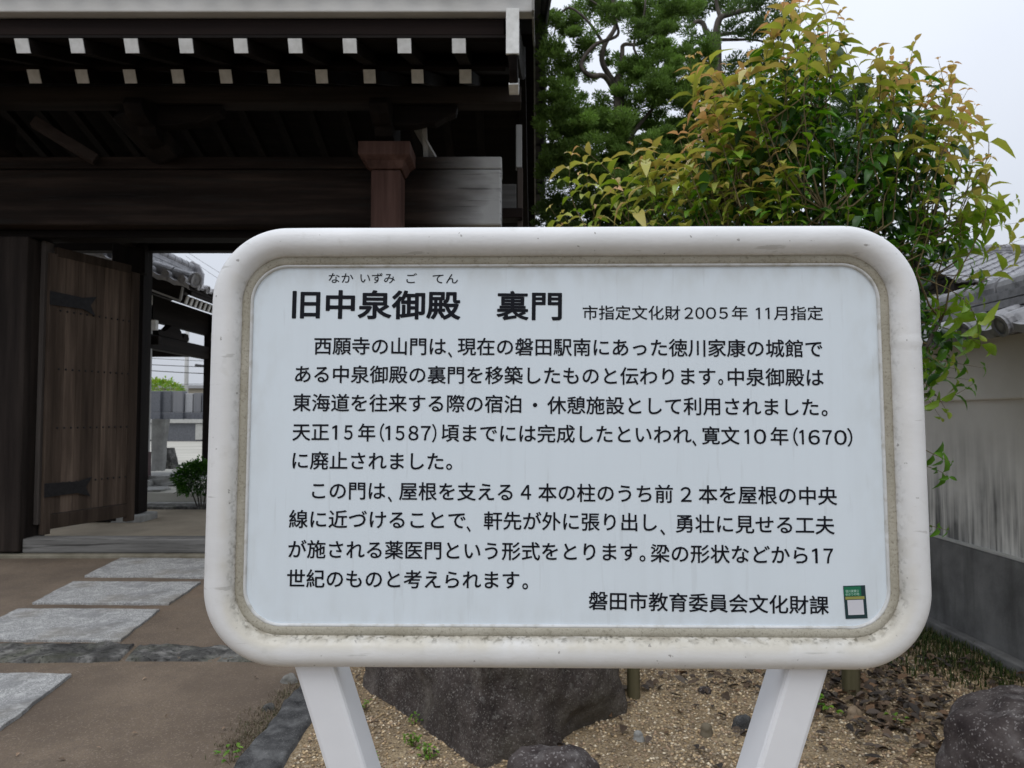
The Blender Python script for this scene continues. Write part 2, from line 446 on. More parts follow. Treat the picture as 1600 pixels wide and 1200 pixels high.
def leaf_mat(name, rough=0.38, trans=0.28, spec=0.35):
    m = bpy.data.materials.new(name); m.use_nodes = True
    N, L = m.node_tree.nodes, m.node_tree.links
    b = N["Principled BSDF"]
    a = N.new("ShaderNodeAttribute"); a.attribute_name = "Col"
    L.new(a.outputs["Color"], b.inputs["Base Color"])
    b.inputs["Roughness"].default_value = rough
    b.inputs["Specular IOR Level"].default_value = spec
    tr = N.new("ShaderNodeBsdfTranslucent")
    hs = N.new("ShaderNodeHueSaturation"); hs.inputs["Value"].default_value = 1.5; hs.inputs["Saturation"].default_value = 1.1
    L.new(a.outputs["Color"], hs.inputs["Color"]); L.new(hs.outputs["Color"], tr.inputs["Color"])
    mxs = N.new("ShaderNodeMixShader"); mxs.inputs[0].default_value = trans
    L.new(b.outputs[0], mxs.inputs[1]); L.new(tr.outputs[0], mxs.inputs[2])
    L.new(mxs.outputs[0], N["Material Output"].inputs["Surface"])
    return m
M_LEAF = leaf_mat("broad_leaf")
M_NEEDLE = leaf_mat("needle_foliage", 0.6, 0.35, 0.15)
M_GRASS = leaf_mat("grass_blade", 0.55, 0.3, 0.25)

# ------------------------------------------------------------------ ground and paving (structure)
def sheet(name, x0, x1, y0, y1, z, m, nx=1, ny=1, amp=0.0, fr=1.0, k='structure'):
    mb = MB()
    X = np.linspace(x0, x1, nx + 1); Y = np.linspace(y0, y1, ny + 1)
    P = np.zeros((nx + 1, ny + 1, 3))
    for i, x in enumerate(X):
        for j, y in enumerate(Y):
            P[i, j] = (x, y, z + (amp * mnoise.fractal((x * fr, y * fr, 3.1), 1.0, 2.0, 4) if amp else 0))
    mb.grid(P)
    return kind(mb.build(name, m, smooth=True), k)

sheet("ground", -300, 300, -40, 500, -0.06, M_EARTH)
sheet("forecourt_path", -14, -1.12, -4, 7.46, 0.0, M_AGG, 60, 60, 0.006, 1.2)
sheet("planting_bed", -1.16, 3.0, -3, 10, -0.012, M_SOIL, 90, 180, 0.03, 1.6)
sheet("inner_path", -14, -0.8, 7.6, 11.62, 0.02, M_SAND, 20, 20, 0.006, 0.8)
mb = MB(); mb.box(-60, -2.0, 11.6, 62, -0.04, 0.22)
kind(mb.build("courtyard_pavement", M_YARD, bevel=0.015), 'structure')
mb = MB(); mb.box(-9.0, -3.0, 11.42, 11.58, 0.0, 0.075); 
tag(mb.build("kerb", M_GREYST, bevel=0.012), "low grey stone kerb between the sandy gateway floor and the courtyard", "kerb")
# granite stepping slabs, corners read on the ground
SL = [("nearest rough granite slab, in front of the dark stone band", [(0, 1143), (112, 1057), (-92, 1055), (-270, 1146)]),
      ("rough granite slab touching the back of the dark stone band", [(188, 1004), (250, 955), (28, 954), (-70, 1003)]),
      ("middle granite slab of the three behind the dark stone band", [(264, 946), (314, 912), (114, 911), (50, 945)]),
      ("smooth grey granite slab nearest the gate threshold", [(352, 905), (392, 876), (188, 874), (132, 902)])]
for lb, px in SL:
    pts = [gr(x, y, 0.0) for x, y in px]
    mb = MB()
    # finely cut outline with slightly uneven edges
    ring = []
    for i in range(4):
        a, b = pts[i], pts[(i + 1) % 4]
        for k in range(14):
            p = a.lerp(b, k / 14)
            cw = 0.03 * max(0, 1 - k / 1.6) + 0.03 * max(0, 1 - (14 - k) / 1.6)
            j = -cw * 0.35 + mnoise.noise(p * 7.0) * 0.014 + mnoise.noise(p * 25.0) * 0.009
            n_ = (b - a).normalized().cross(Vector((0, 0, 1)))
            ring.append(p + n_ * (j if k else 0))
    low = [Vector((p.x, p.y, -0.05)) for p in ring]
    top = [Vector((p.x, p.y, 0.018)) for p in ring]
    n = len(ring)
    mb.add(low + top, [(i, (i + 1) % n, n + (i + 1) % n, n + i) for i in range(n)] + [tuple(range(n, 2 * n))])
    tag(mb.build("paving_slab", M_GRANITE, bevel=0.004), lb, "paving slab", "granite slabs of the path")
# dark rough stones set flush across the path
def rough_stone(name, px, m, z1, lb, cat, group, nu=40, nv=12, amp=0.022):
    a, b, c, d = [gr(x, y, 0.0) for x, y in px]      # near left, near right, far right, far left
    P = np.zeros((nu + 1, nv + 1, 3))
    for i in range(nu + 1):
        for j in range(nv + 1):
            u, v = i / nu, j / nv
            p = a.lerp(b, u).lerp(d.lerp(c, u), v)
            e = min(u * nu / 1.0, (1 - u) * nu / 1.0, v * nv, (1 - v) * nv)
            w = mnoise.fractal((p.x * 5, p.y * 5, 1.7), 1.0, 2.0, 5)
            z = z1 + amp * w if e > 0.5 else -0.04
            if j in (0, nv):
                p = p + Vector((0, 0.03 * mnoise.noise((p.x * 5, 9.0 * j, 0)), 0))
            P[i, j] = (p.x, p.y, z)
    mb = MB(); mb.grid(P)
    return tag(mb.build(name, m, smooth=True), lb, cat, group)
rough_stone("edging_stone", [(-330, 1040), (186, 1036), (214, 1007), (-240, 1004)], M_STEP, 0.016,
            "long dark rough stone lying across the path behind the nearest slab", "edging stone", "rough stones across the path", 150)
rough_stone("edging_stone", [(190, 1036), (452, 1037), (436, 1011), (218, 1008)], M_STEP, 0.014,
            "short dark rough stone across the path, its end under the sign's lower left corner", "edging stone", "rough stones across the path", 70)
# dark border stones along the bed
for k, (y0, y1) in enumerate([(1.5, 4.4)]):
    nu, nv = 90, 12
    P = np.zeros((nu + 1, nv + 1, 3))
    for i in range(nu + 1):
        for j in range(nv + 1):
            u, v = i / nu, j / nv
            y = y0 + (y1 - y0) * u
            x = -1.150 + 0.215 * v + 0.018 * mnoise.noise((y * 5, v * 2, k)) + 0.02 * k * (1 if k else 0)
            edge = min(v * nv, (1 - v) * nv, u * nu, (1 - u) * nu)
            z = -0.05 if edge < 0.5 else 0.030 + 0.020 * mnoise.fractal((x * 11, y * 8, 2.2), 1.0, 2.0, 4) - 0.012 * (edge < 1.5)
            P[i, j] = (x, y, z)
    mb = MB(); mb.grid(P)
    tag(mb.build("border_stone", M_BORDER, smooth=True),
        "long near black border stone between path and gravel, passing the sign's left leg",
        "border stone")

# ------------------------------------------------------------------ the information sign
SY = 1.2
yaw, tilt = math.radians(0.9), math.radians(1.5)
SU = Vector((math.cos(yaw), -math.sin(yaw), 0))
SV0 = Vector((0, math.sin(tilt), math.cos(tilt)))
SN = SU.cross(SV0).normalized()          # away from the camera?  make it face the camera
if SN.y > 0:
    SN = -SN
SV = SN.cross(SU).normalized()
if SV.z < 0:
    SV = -SV
P0 = at(884, 699, SY)

def on_sign(px, py, f=0.0):
    """sign-plane coordinates of the photograph's pixel, on the plane f in front of the sign's middle"""
    d = ray(px, py); o = Vector((0, 0, H)); q = P0 + SN * f
    p = o + d * ((q - o).dot(SN) / d.dot(SN))
    w = p - P0
    return w.dot(SU), w.dot(SV)

def sw(u, v, f=0.0):
    return P0 + SU * u + SV * v + SN * f

uL, _ = on_sign(329, 700); uR, _ = on_sign(1441, 700)
_, vT = on_sign(884, 356.5); _, vB = on_sign(884, 1041.5)
UC, VC = (uL + uR) / 2, (vT + vB) / 2
HW, HH = (uR - uL) / 2, (vT - vB) / 2

def rrect(hw, hh, r, ns=14, nc=16):
    """rounded rectangle outline: (u, v, nu, nv, edge id)"""
    out = []
    cs = [(hw - r, hh - r, 0), (-hw + r, hh - r, 90), (-hw + r, -hh + r, 180), (hw - r, -hh + r, 270)]
    for k, (cx, cy, a0) in enumerate(cs):
        for i in range(nc + 1):
            a = math.radians(a0 + 90 * i / nc)
            out.append((cx + r * math.cos(a), cy + r * math.sin(a), math.cos(a), math.sin(a)))
        nx = cs[(k + 1) % 4]; a1 = math.radians(a0 + 90)
        p = (cx + r * math.cos(a1), cy + r * math.sin(a1)); q = (nx[0] + r * math.cos(a1), nx[1] + r * math.sin(a1))
        for i in range(1, ns):
            t = i / ns
            out.append((p[0] + (q[0] - p[0]) * t, p[1] + (q[1] - p[1]) * t, math.cos(a1), math.sin(a1)))
    return out

sign = thing("information_sign", "white rounded information sign with Japanese text on two slanting legs", "sign", (P0.x, P0.y, 0.0))
RX, RF, RO = 0.0255, 0.030, 0.128
path = rrect(HW - RX, HH - RX, RO - RX, 60, 26)
NP = 28
P = np.zeros((len(path), NP, 3)); C = np.zeros((len(path), NP, 3))
for i, (u, v, nu_, nv_) in enumerate(path):
    wob = 1.0 + 0.012 * mnoise.noise((u * 9, v * 9, 0.3))
    seam = 0.0
    if nu_ > 0.99 and abs(v - 0.1675) < 0.0035:
        seam = 0.0016
    for k in range(NP):
        a = 2 * PI * k / NP
        ca, sa = math.cos(a), math.sin(a)
        sx = math.copysign(abs(ca) ** 0.88, ca) * (RX + seam) * wob
        sf = math.copysign(abs(sa) ** 0.88, sa) * (RF + seam) * wob
        uu, vv = UC + u + nu_ * sx, VC + v + nv_ * sx
        P[i, k] = sw(uu, vv, sf)
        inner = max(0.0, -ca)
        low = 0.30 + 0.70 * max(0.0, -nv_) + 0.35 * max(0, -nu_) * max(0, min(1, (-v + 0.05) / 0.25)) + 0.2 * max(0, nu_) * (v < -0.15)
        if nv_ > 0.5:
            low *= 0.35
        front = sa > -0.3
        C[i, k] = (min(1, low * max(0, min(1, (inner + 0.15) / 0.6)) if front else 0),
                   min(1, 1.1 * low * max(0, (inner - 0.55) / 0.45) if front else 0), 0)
mb = MB(); mb.grid(P, C, True, True)
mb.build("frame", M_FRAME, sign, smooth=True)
# sealant bead between frame and board
path2 = rrect(HW - 2 * RX, HH - 2 * RX, RO - 2 * RX, 40, 22)
prof = [(0.006, 0.000), (0.003, 0.0075), (-0.004, 0.0095), (-0.010, 0.0085), (-0.0135, 0.0055), (-0.0145, 0.0)]
P = np.zeros((len(path2), len(prof), 3))
for i, (u, v, nu_, nv_) in enumerate(path2):
    for k, (o_, f_) in enumerate(prof):
        w = 0.0007 * mnoise.noise((u * 60, v * 60, k * 0.6))
        P[i, k] = sw(UC + u + nu_ * (o_ + w), VC + v + nv_ * (o_ + w), f_ + w)
mb = MB(); mb.grid(P, None, True, False)
mb.build("sealant", M_SEAL, sign, smooth=True)
# thin raised lip round the board
path3 = rrect(HW - 2 * RX - 0.0135, HH - 2 * RX - 0.0135, RO - 2 * RX - 0.0135, 40, 22)
prof = [(0.002, 0.0), (0.0015, 0.0062), (-0.001, 0.0066), (-0.0028, 0.0058), (-0.0034, 0.0018)]
P = np.zeros((len(path3), len(prof), 3))
for i, (u, v, nu_, nv_) in enumerate(path3):
    for k, (o_, f_) in enumerate(prof):
        P[i, k] = sw(UC + u + nu_ * o_, VC + v + nv_ * o_, f_)
mb = MB(); mb.grid(P, None, True, False)
M_LIP = mat("board_lip", [(0.52, 0.53, 0.52), (0.64, 0.65, 0.65)], 20, rough=0.6, extra=blotch(60, 0.5, 0.7, (0.35, 0.33, 0.27), weight=0.6))
mb.build("board_edge", M_LIP, sign, smooth=True)
# board: concentric rings so that grime can sit along its rim
mb = MB()
rings = []
for ins, d in ((0.004, 1.0), (0.022, 0.75), (0.05, 0.3), (0.09, 0.0)):
    pth = rrect(HW - 2 * RX - ins, HH - 2 * RX - ins, max(0.02, RO - 2 * RX - ins), 12, 8)
    rings.append((pth, d))
n = len(rings[0][0])
V = []; CC = []
for pth, d in rings:
    for (u, v, _, nv_) in pth:
        V.append(sw(UC + u, VC + v, 0.002)); CC.append((d * (1.0 if v > 0 else 0.55), 0, 0))
F = []
for r_ in range(len(rings) - 1):
    for i in range(n):
        F.append((r_ * n + i, r_ * n + (i + 1) % n, (r_ + 1) * n + (i + 1) % n, (r_ + 1) * n + i))
F.append(tuple(range((len(rings) - 1) * n, len(rings) * n)))
nb = len(V)
for (u, v, _, _) in rings[0][0]:
    V.append(sw(UC + u, VC + v, -0.012)); CC.append((0, 0, 0))
F.append(tuple(range(nb, nb + n))[::-1])
mb.add(V, F, CC)
board = mb.build("board", M_BOARD, sign)

# lettering
def glyphs(text):
    if text == "１":
        V = np.array([(0.235, 0.0), (0.325, 0.0), (0.325, 0.735), (0.255, 0.735), (0.10, 0.645), (0.10, 0.565), (0.235, 0.63)])
        F = [(0, 1, 2, 3), (0, 3, 6), (6, 3, 4, 5)]
        return V, F, [(0, 1), (1, 2), (2, 3), (3, 4), (4, 5), (5, 6), (0, 6)]
    cu = bpy.data.curves.new("glyph", 'FONT')
    cu.body = text; cu.resolution_u = 3
    o = bpy.data.objects.new("glyph", cu); COL.objects.link(o)
    bpy.context.view_layer.update()
    me = bpy.data.meshes.new_from_object(o.evaluated_get(bpy.context.evaluated_depsgraph_get()))
    V = np.array([v.co[:2] for v in me.vertices]) if len(me.vertices) else np.zeros((0, 2))
    F = [tuple(p.vertices) for p in me.polygons]
    cnt = {}
    for f in F:
        for a, b in zip(f, f[1:] + f[:1]):
            key = (min(a, b), max(a, b)); cnt[key] = cnt.get(key, 0) + 1
    # the same corner may appear twice: merge by position before looking for outlines
    E_ = [k for k, c in cnt.items() if c == 1]
    bpy.data.objects.remove(o); bpy.data.curves.remove(cu); bpy.data.meshes.remove(me)
    return V, F, E_

def lettering(name, segs, em, m, parent, swell, f0=0.0026):
    """segs: (text, px left, px right, py middle left, py middle right)"""
    mb = MB()
    for (txt, xl, xr, yl, yr) in segs:
        V, F, E_ = glyphs(txt)
        if not len(V):
            continue
        a = np.array(on_sign(xl, yl, f0)); b = np.array(on_sign(xr, yr, f0))
        x0, x1 = V[:, 0].min(), V[:, 0].max()
        d = b - a; ln = np.linalg.norm(d); d /= ln
        pn = np.array((-d[1], d[0]))
        r = swell * em
        sx = (ln - 2 * r) / (x1 - x0)
        Lx = (V[:, 0] - x0) * sx + r
        Ly = (V[:, 1] - 0.372) * em
        Q = a + Lx[:, None] * d + Ly[:, None] * pn
        def w3(q, f):
            return np.array(P0) + np.outer(q[:, 0], SU) + np.outer(q[:, 1], SV) + np.array(SN) * f
        mb.add(w3(Q, f0), F)
        if swell:
            k = 0
            for (i, j) in E_:
                p, q = Q[i], Q[j]
                t = q - p; l_ = np.linalg.norm(t)
                if l_ < 1e-7:
                    continue
                t = t / l_ * r; nn = np.array((-t[1], t[0]))
                pts = [p + nn]
                for an in (120, 150, 180, 210, 240):
                    ca, sa = math.cos(math.radians(an)), math.sin(math.radians(an))
                    pts.append(p + t * ca + nn * sa)
                pts += [p - nn, q - nn]
                for an in (-60, -30, 0, 30, 60):
                    ca, sa = math.cos(math.radians(an)), math.sin(math.radians(an))
                    pts.append(q + t * ca + nn * sa)
                pts.append(q + nn)
                k += 1
                mb.add(w3(np.array(pts), f0 + 0.00002 + 0.000003 * (k % 40)), [tuple(range(len(pts)))])
    return mb.build(name, m, parent)
EM = 0.0318
lettering("heading", [("旧中泉御殿", 456.5, 719.5, 475.5, 477.5)], 0.0510, M_INK, board, 0.026)
lettering("heading", [("裏", 776, 826, 477.5, 478.0), ("門", 831, 878, 478.0, 478.5)], 0.0515, M_INK, board, 0.021)
for sg in [("なか", 513.5, 552, 434.5, 434.5), ("いずみ", 563, 617, 434.5, 434.8), ("ご", 635, 651.5, 435, 435), ("てん", 676, 715.5, 435.5, 435.5)]:
    lettering("furigana", [sg], 0.0193, M_INK, board, 0.004)
lettering("designation_note", [("市指定文化財", 910.5, 1063, 488.5, 489), ("２", 1069.4, 1083.2, 489, 489), ("０", 1086.5, 1100.7, 489, 489), ("０", 1103, 1119, 489, 489), ("５", 1123.5, 1137.3, 489, 489), ("年", 1143.5, 1168.5, 489, 489),
                               ("１", 1181, 1187.5, 489.3, 489.3), ("１", 1196, 1202.5, 489.3, 489.3), ("月指定", 1209, 1286, 489.3, 489.3)], 0.0258, M_INK, board, 0.008)
BODY = [("西願寺の山門は", 491, 697, 540.5, 541.5), ("、", 700, 706.5, 546, 546), ("現在の磐田駅南にあった徳川家康の城館で", 715, 1285, 541.5, 545),
        ("ある中泉御殿の裏門を移築したものと伝わります", 461, 1118, 584.5, 588.5), ("。", 1122, 1130, 588.5, 588.5), ("中泉御殿は", 1137, 1287, 589, 590),
        ("東海道を往来する際の宿泊", 457.5, 814.5, 629, 631.5), ("・", 832.5, 839.5, 633, 633), ("休憩施設として利用されました", 855, 1279, 633, 636.5),
        ("。", 1283.5, 1293, 637, 637),
        ("天正", 457, 514, 675, 675), ("１", 519, 526.8, 675.5, 675.5), ("５", 537.5, 551, 675.5, 675.5), ("年", 559.5, 586.5, 676, 676), ("（", 593.5, 600.5, 676, 676),
        ("１", 602, 609.8, 676.3, 676.3), ("５", 618, 632, 676.4, 676.4), ("８", 638, 654, 676.5, 676.5), ("７", 657.5, 673, 676.6, 676.6), ("）", 675, 682, 677, 677), ("頃までには完成したといわれ", 690, 1080.5, 676.5, 679.5), ("、", 1081.5, 1088, 684, 684),
        ("寛文", 1097, 1155.5, 680.5, 681), ("１", 1163.5, 1170.5, 682, 682), ("０", 1178, 1197.2, 682, 682), ("年", 1204, 1232, 681.5, 682), ("（", 1239.5, 1247, 682.5, 682.5),
        ("１", 1249, 1256, 682.8, 682.8), ("６", 1263, 1281.2, 683, 683), ("７", 1285.3, 1300, 683.2, 683.2), ("０", 1303.5, 1323.2, 683.4, 683.4), ("）", 1324, 1332, 683.5, 683.5),
        ("に廃止されました", 457, 693, 719.5, 721), ("。", 697, 706.5, 721, 721),
        ("この門は", 487.5, 602, 766.5, 767), ("、", 606, 612.5, 771.5, 771.5), ("屋根を支える", 623.5, 801, 767.5, 769), ("４", 813.5, 830, 769, 769),
        ("本の柱のうち前", 841, 1051.5, 769.5, 772), ("２", 1063.5, 1080.5, 772.5, 772.5), ("本を屋根の中央", 1091.5, 1308, 772.5, 775.5),
        ("線に近づけることで", 451.5, 727.5, 811, 813), ("、", 729, 735.5, 818, 818), ("軒先が外に張り出し", 756, 1026.5, 813.5, 816.5), ("、", 1031.5, 1039, 823, 823),
        ("勇壮に見せる工夫", 1056, 1304, 818, 821),
        ("が施される薬医門という形式をとります", 450.5, 996, 858, 863), ("。", 999, 1008.5, 864, 864), ("梁の形状などから", 1016.5, 1262, 864.5, 867.5), ("１", 1269, 1277.6, 868.3, 868.3), ("７", 1287, 1302, 868.5, 868.5),
        ("世紀のものと考えられます", 448.5, 811.5, 904, 906.5), ("。", 816, 825, 907.5, 907.5)]
lines, cur = [], []
for q in BODY:                       # one object per printed line
    if cur and q[1] < cur[-1][1]:
        lines.append(cur); cur = []
    cur.append(q)
lines.append(cur)
for ln_ in lines:
    lettering("text_line", ln_, EM, M_INK, board, 0.012)
lettering("issuer_line", [("磐田市教育委員会文化財課", 920, 1295, 938.5, 946)], EM, M_INK, board, 0.012)

# legs: square posts leaning in towards each other
for (xt, xb, ys) in ((485.5, 534.0, 1038), (1267.0, 1222.5, 1050)):
    ut, vt = on_sign(xt, ys, 0.01); ub, vb = on_sign(xb, 1200, 0.01)
    top = sw(ut, vt, 0.0); d = (sw(ub, vb, 0.0) - top)
    d = Vector((d.x, 0, d.z)).normalized()
    a = top - d * 0.035
    b = top + d * ((top.z + 0.05) / -d.z)
    mb = MB()
    mb.obox(a + Vector((0, 0.040, 0)), b + Vector((0, 0.040, 0)), 0.0635, 0.084, up=(0, 1, 0))
    mb.build("leg", M_LEG, sign, bevel=0.007, smooth=False)
# little green sticker in the board's lower right corner (its code panel is left blank)
def quad_sign(name, px, m, parent, f):
    mb = MB()
    v = [sw(*on_sign(x, y, f), f) for x, y in px] + [sw(*on_sign(x, y, f), f - 0.0004) for x, y in px]
    mb.add(v, [(0, 1, 2, 3), (7, 6, 5, 4), (0, 4, 5, 1), (1, 5, 6, 2), (2, 6, 7, 3), (3, 7, 4, 0)])
    return mb.build(name, m, parent)
def sk(u, v):
    a = Vector((1317.4, 915.6)); b = Vector((1351.6, 914.4)); c = Vector((1321.5, 967.2)); d = Vector((1355.8, 966.0))
    p = a.lerp(b, u).lerp(c.lerp(d, u), v)
    return (p.x, p.y)
def skq(u0, u1, v0, v1):
    return [sk(u0, v0), sk(u0, v1), sk(u1, v1), sk(u1, v0)]
stk = quad_sign("sticker", skq(0, 1, 0, 1), M_STKD, sign, 0.0030)
stk["label"] = "small dark green sticker with a blank white panel"
quad_sign("green_field", skq(0.03, 0.80, 0.03, 0.315), M_STK, stk, 0.0034)
quad_sign("gold_band", skq(0.06, 0.93, 0.33, 0.415), M_STKG, stk, 0.0034)
quad_sign("white_panel", skq(0.14, 0.86, 0.435, 0.885), M_STKW, stk, 0.0034)
lettering("sticker_lettering", [("徳川家康公", *[sk(0.09, 0.165)[0], sk(0.70, 0.165)[0], sk(0.09, 0.165)[1], sk(0.70, 0.165)[1]]),
                                ("ゆかりの地", *[sk(0.09, 0.26)[0], sk(0.70, 0.26)[0], sk(0.09, 0.26)[1], sk(0.70, 0.26)[1]])],
          0.0048, M_STKT, stk, 0.0, 0.0036)

# ------------------------------------------------------------------ tiled roofs
def tile_slope(O, A, U, W, L, tw=0.27, cl=0.25, amp=0.034, step=0.022, ns=10, disc=True, lip=0.04, ring=0.012):
    """pantile surface: O eave corner, A along the eave, U up the slope"""
    mb = MB()
    O, A, U = Vector(O), Vector(A).normalized(), Vector(U).normalized()
    Nn = A.cross(U).normalized()
    if Nn.z < 0:
        Nn = -Nn
    nt = max(1, round(W / tw)); tw = W / nt
    nc = max(1, round(L / cl)); cl = L / nc
    us, hs = [], []
    for t in range(nt):
        for k in range(ns):
            f = k / ns
            us.append((t + f) * tw)
            hs.append(amp * math.sin(PI * f / 0.4) ** 0.7 if 0 < f < 0.4 else -0.35 * amp * math.sin(PI * max(0, f - 0.4) / 0.6))
    us.append(nt * tw); hs.append(0.0)
    us, hs = np.array(us), np.array(hs)
    rows = [(0.0, step - lip), (0.0, step)]
    for j in range(nc):
        rows.append(((j + 1) * cl, 0.0))
        if j < nc - 1:
            rows.append(((j + 1) * cl + 0.001, step))
    Pm = np.zeros((len(rows), len(us), 3))
    for i, (s_, o_) in enumerate(rows):
        wob = np.array([0.004 * mnoise.noise((u * 1.7, s_ * 2.3, 0.5)) for u in us])
        Pm[i] = np.array(O) + np.outer(us, A) + np.array(U) * s_ + np.outer(hs + o_ + wob, Nn)
    mb.grid(Pm)
    if disc:
        for t in range(nt):
            c = O + A * ((t + 0.2) * tw) + Nn * (amp * 0.15 + step * 0.4) - U * 0.018
            r = 0.2 * tw * 1.05
            mb.tube([c - U * 0.0, c + U * 0.05], [r, r], 14)
            mb.tube([c - U * ring, c + U * 0.01], [r, r], 14, cap=False)
            mb.tube([c - U * ring, c - U * 0.002], [r * 0.76, r * 0.76], 14, cap=False)
            mb.tube([c - U * 0.006, c + U * 0.01], [r * 0.4, r * 0.4], 10)
            # annulus closing the raised rim
            n = 14; a0 = -U; e1 = a0.orthogonal().normalized(); e2 = a0.cross(e1)
            V = []
            for rr in (r, r * 0.76):
                for k in range(n):
                    an = 2 * PI * k / n
                    V.append(c - U * ring + (e1 * math.cos(an) + e2 * math.sin(an)) * rr)
            mb.add(V, [(k, (k + 1) % n, n + (k + 1) % n, n + k) for k in range(n)])
    return mb

def ridge_stack(p, q, m, parent, name="ridge", w=0.26, layers=3, lh=0.05, rr=0.085, side=None):
    mb = MB()
    p, q = Vector(p), Vector(q)
    for k in range(layers):
        z = Vector((0, 0, lh * (k + 0.5)))
        mb.obox(p + z, q + z, w - 0.03 * k + (0.015 if k % 2 else 0), lh - 0.012)
        mb.obox(p + z, q + z, w - 0.03 * k - 0.05, lh + 0.002)
    z = Vector((0, 0, lh * layers + rr * 0.35))
    d = (q - p); ln = d.length; d.normalize()
    nseg = max(1, round(ln / 0.32))
    for k in range(nseg):
        a, b = p + d * (ln * k / nseg), p + d * (ln * (k + 1) / nseg)
        mb.tube([a + z, b + z - d * 0.012], [rr, rr * 0.93], 14)
    return mb.build(name, m, parent, smooth=False)

# ------------------------------------------------------------------ the temple gate
GX0 = -5.25
gate = thing("temple_gate", "old dark timber temple gate with tiled roof and white tipped rafters", "gate", (-3.3, 7.6, 0.0))
def shx(x, Y):           # the roof opens slightly to the right towards its back
    return x + 0.035 * (Y - 5.5)
XL = -8.6
def rafter_row(name, Y0, zb0, zt0, slope, Y1, xs, ymax):
    for x in xs:
        w = 0.104
        mb = MB()
        h = zt0 - zb0
        c = math.cos(math.atan(slope)); s_ = math.sin(math.atan(slope))
        p = Vector((x, Y0 + 0.006, (zb0 + zt0) / 2)); q = p + Vector((0, c, s_)) * ((Y1 - Y0) / c)
        mb.obox(p, q, w, h)
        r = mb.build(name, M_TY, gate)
        mb = MB()
        mb.obox(p - Vector((0, c, s_)) * 0.008, p + Vector((0, c, s_)) * 0.001, w + 0.004, h + 0.004)
        mb.build("white_tip", M_WTIP, r)
xs = [-0.424 - 0.436 * k for k in range(18)]
rafter_row("flying_rafter", 5.6, 4.355, 4.458, 0.37, 6.75, xs, 0)
rafter_row("rafter", 6.39, 4.483, 4.595, 0.45, 9.0, xs, 0)
# the back slope's rafters carry no visible tips
for x in xs:
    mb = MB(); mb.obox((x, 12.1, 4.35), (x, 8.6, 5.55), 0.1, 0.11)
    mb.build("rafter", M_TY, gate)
# boarding over the rafters, front and back
def quadstrip(poly, x0, x1, th, m, name):
    mb = MB()
    for (a, b) in zip(poly[:-1], poly[1:]):
        v = []
        for (Y, z) in (a, b):
            for x in (x0, x1 + 0.035 * (Y - 5.5)):
                v += [(x, Y, z), (x, Y, z + th)]
        mb.add(v, [(0, 2, 6, 4), (1, 5, 7, 3), (0, 1, 3, 2), (4, 6, 7, 5), (0, 4, 5, 1), (2, 3, 7, 6)])
    return mb.build(name, m, gate)
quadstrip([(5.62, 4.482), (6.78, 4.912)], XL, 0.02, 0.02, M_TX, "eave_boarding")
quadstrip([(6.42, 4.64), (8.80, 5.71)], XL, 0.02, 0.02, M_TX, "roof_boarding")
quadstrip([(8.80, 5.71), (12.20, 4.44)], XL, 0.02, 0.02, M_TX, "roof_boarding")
def xbar(name, x0, x1, y0, y1, z0, z1, m, bev=0.008, par=None):
    mb = MB(); mb.box(x0, x1, y0, y1, z0, z1)
    return mb.build(name, m, par or gate, bevel=bev)
M_KAYA = timber("eave_batten_timber", [(0.005, 0.0028, 0.0023), (0.010, 0.006, 0.005), (0.017, 0.010, 0.008)], 'x', 7)  # darkened beyond plain wood to carry the shade beneath the eave
xbar("eave_batten", XL, -0.06, 5.625, 5.74, 4.505, 4.640, M_KAYA)
xbar("eave_batten", XL, -0.06, 6.46, 6.56, 4.665, 4.72, M_KAYA)
xbar("eave_fascia", XL, 0.178, 5.55, 5.66, 4.655, 4.84, M_FASCIA, 0.01)
# roof tiles
sl = math.atan(0.47)
U1 = Vector((0, math.cos(sl), math.sin(sl)))
ts = tile_slope((XL, 5.46, 4.88), (1, 0, 0), U1, 8.80, 3.75)
ts.build("roof_tiles", M_TILED, gate)
U2 = Vector((0, -math.cos(sl), math.sin(sl)))
ts = tile_slope((XL, 12.15, 4.88), (1, 0, 0), U2, 8.98, 3.75)
ts.build("roof_tiles", M_TILED, gate)
mb = MB()
for (ya, za, yb, zb) in ((5.67, 4.70, 8.80, 6.24), (12.1, 4.66, 8.80, 6.24)):
    v = []
    for (Y, z) in ((ya, za), (yb, zb)):
        for x in (XL, 0.17 + 0.035 * (Y - 5.5)):
            v += [(x, Y, z), (x, Y, z + 0.10)]
    mb.add(v, [(0, 2, 6, 4), (1, 5, 7, 3), (0, 1, 3, 2), (4, 6, 7, 5), (0, 4, 5, 1), (2, 3, 7, 6)])
mb.build("roof_bed", M_TX, gate)
ridge_stack((XL, 8.80, 6.57), (0.36, 8.80, 6.57), M_TILED, gate, "ridge", 0.4, 5, 0.07, 0.11)
